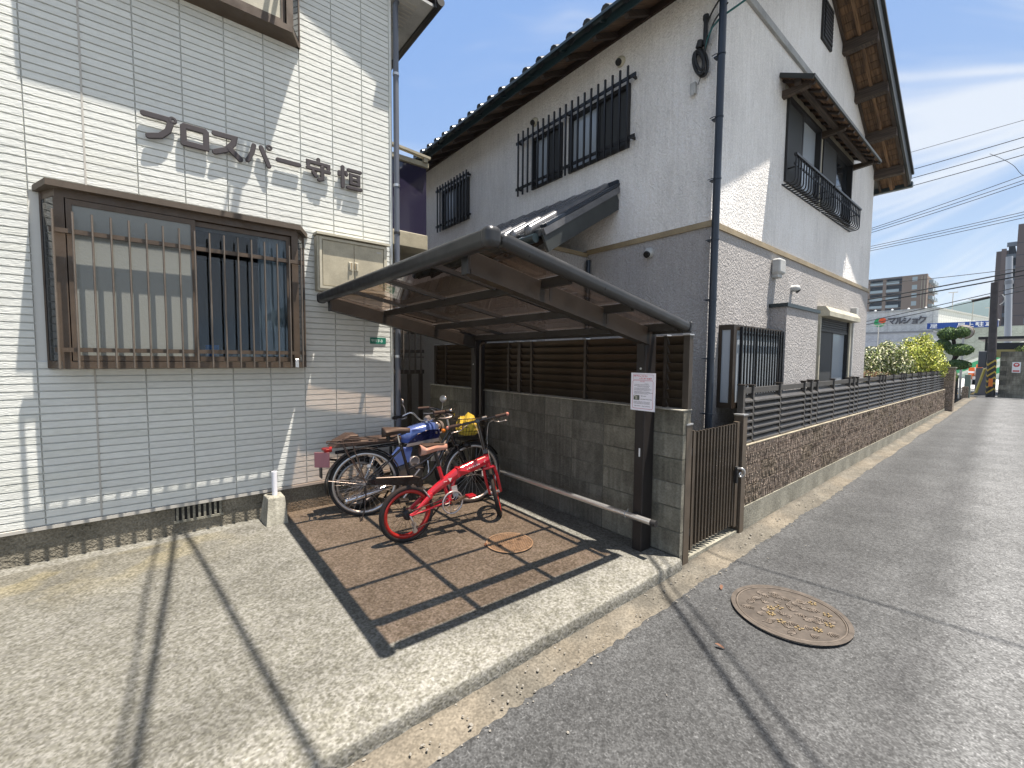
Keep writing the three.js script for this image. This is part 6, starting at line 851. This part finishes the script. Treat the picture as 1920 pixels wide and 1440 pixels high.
{
  const t = thing('dark_tower_block', 'dark brown tower block with stepped top at the right edge behind the pole', 'apartment block', [163, 0, -4]);
  const br = mat(0.085, 0.062, 0.056, { roughness: 0.85 }), dk = mat(0.022, 0.022, 0.028), gl = mat(0.12, 0.14, 0.17, { roughness: 0.15 });
  part('wall', [box(164, 0, -7.9, 185, 29.6, -5.9)], br, t); part('recess', box(164.6, 0, -5.9, 185, 30.8, -4.9), dk, t); part('front_wing', box(161, 0, -4.5, 185, 35.0, 12), br, t); part('left_wing', box(162.8, 0, -7.0, 164.5, 29.9, -6.2), tint(br, 1.3), t);
  for (let k = 0; k < 11; k++) { const y = 1.5 + k * 2.9; part('balcony', box(163.9, y, -6.2, 164.6, y + 1.0, -4.6), gl, t); part('floor_band', box(160.95, y, -4.5, 161.0, y + 0.12, 12), dk, t); part('window', box(160.96, y + 0.9, -2.6, 161.0, y + 2.2, -1.4), gl, t); }
}
{ // wooded hill on the skyline
  const P = [], I = [], nz = 120, nx = 14, H = z => 66 + 58 * ss(-210, -70, z) - 24 * ss(60, 400, z) - 30 * ss(-260, -700, z) + 9 * (nz2(z * 0.05, 1, 611, 1) - 0.5) + 3.5 * (nz2(z * 0.3, 4, 612, 1) - 0.5);
  for (let j = 0; j <= nx; j++) for (let i = 0; i <= nz; i++) { const z = -1100 + 2000 * i / nz, f = j / nx; P.push(900 + 600 * f, -2 + H(z) * Math.sin(Math.min(1, f * 2) * Math.PI / 2) * (f > 0.5 ? 1 - (f - 0.5) * 1.6 : 1) + 5 * (nz2(z * 0.08, f * 30, 613, 1) - 0.5) * f, z); }
  for (let j = 0; j < nx; j++) for (let i = 0; i < nz; i++) { const a = j * (nz + 1) + i; I.push(a, a + 1, a + nz + 1, a + 1, a + nz + 2, a + nz + 1); }
  const g = new THREE.BufferGeometry(); g.setAttribute('position', new THREE.Float32BufferAttribute(P, 3)); g.setIndex(I); g.computeVertexNormals();
  struct('hill', fin(g), mat(0.040, 0.062, 0.045, { roughness: 1 }));
}

// ================================================================ OVERHEAD LINES
function wire(name, label, pts, r, cat = 'overhead line', group) { return one(name, tube(pts, r, Math.max(24, pts.length * 12), 5), A.cable, label, cat, group, pts[0]); }
{
  const sag = (y0, z0, y1, z1, s, x = 28) => { const k = (y1 - y0) / (z1 - z0), o = []; for (let i = 0; i <= 10; i++) { const z = lerp(-34, 9, i / 10); o.push([x, y0 + k * (z - z0) + s * ((z - z0) * (z - z1)) / 20, z]); } return o; };
  const W = [[11.60, -4.28, 11.66, -0.85, 0.0, 0.011, 'faint uppermost overhead wire crossing the sky at the right'], [10.77, -4.18, 10.96, -0.82, 0.06, 0.017, 'second overhead wire from the top in the sky at the right'], [10.30, -5.60, 10.57, -0.80, 0.06, 0.017, 'third overhead wire from the top in the sky at the right'], [9.92, -5.63, 10.24, -0.78, 0.06, 0.017, 'fourth overhead wire from the top in the sky at the right'],
    [8.35, -5.58, 9.40, -0.74, 0.10, 0.014, 'uppermost of the three rising wires in the middle of the right sky'], [8.25, -5.62, 9.20, -0.73, 0.10, 0.014, 'middle of the three rising wires in the middle of the right sky'], [8.13, -5.61, 9.06, -0.72, 0.10, 0.014, 'lowest of the three rising wires in the middle of the right sky'],
    [7.44, -5.62, 7.89, -0.66, 0.05, 0.013, 'uppermost of the three close parallel wires above the brown apartment block'], [7.33, -5.62, 7.78, -0.66, 0.05, 0.013, 'middle of the three close parallel wires above the brown apartment block'], [7.22, -5.61, 7.65, -0.65, 0.05, 0.013, 'lowest of the three close parallel wires above the brown apartment block'],
    [4.77, -5.63, 5.40, -1.0, 0.05, 0.030, 'upper thick black cable crossing in front of the brown apartment block'], [4.58, -5.62, 5.20, -1.0, 0.05, 0.030, 'lower thick black cable crossing in front of the brown apartment block'], [5.54, -5.39, 5.55, -1.28, 0.14, 0.014, 'thin wire crossing just above the thick cables before the apartment block'], [3.68, -5.56, 4.65, -1.3, 0.02, 0.018, 'upper cable rising across the supermarket wall to the utility pole'], [3.52, -5.55, 4.45, -1.3, 0.02, 0.018, 'lower cable rising across the supermarket wall to the utility pole']];
  for (const [a, b, c, d, s, r, l] of W) wire('overhead_wire', l, sag(a, b, c, d, s), r);
  wire('slack_wire', 'slack loop of wire hanging between the upper wires at the right edge', [[28, 10.62, -1.75], [28, 10.35, -1.45], [28, 9.9, -1.05], [28, 9.4, -0.75], [28, 9.2, -0.3]], 0.010);
  // drops over the forecourt: their shadows lie on slab and lane
  wire('service_wire', 'left service cable overhead whose soft shadow runs across the slab', [[1.08, 5.72, -4.72], [0.98, 5.5, -3.4], [0.82, 5.5, -1.1], [0.55, 5.7, 2.6], [0.2, 6.2, 8]], 0.020, 'service cable');
  wire('service_wire', 'thin service cable overhead whose faint shadow lies left on the slab', [[1.02, 5.72, -4.72], [0.84, 5.5, -3.0], [0.76, 5.5, -1.1], [0.40, 5.7, 2.6], [0.0, 6.2, 8]], 0.011, 'service cable');
  wire('service_wire', 'right service cable overhead whose soft shadow slants across the slab', [[0.96, 5.72, -4.72], [1.08, 5.5, -3.58], [1.37, 5.5, -0.7], [1.75, 5.7, 2.6], [2.4, 6.2, 8]], 0.020, 'service cable');
  wire('service_wire', 'service cable overhead whose shadow slants across the lane beside the manhole', [[4.82, 6.02, -1.80], [3.93, 5.9, -0.6], [3.02, 5.95, 0.6], [1.5, 6.1, 2.6], [-1.5, 6.6, 6.6]], 0.020, 'service cable');
  wire('service_wire', 'thin service cable overhead whose faint shadow slants across the lane', [[4.86, 6.02, -1.80], [4.03, 5.9, -0.58], [3.13, 5.95, 0.68], [1.65, 6.1, 2.7], [-1.2, 6.6, 6.7]], 0.012, 'service cable');
}
renderer.render(scene, camera);
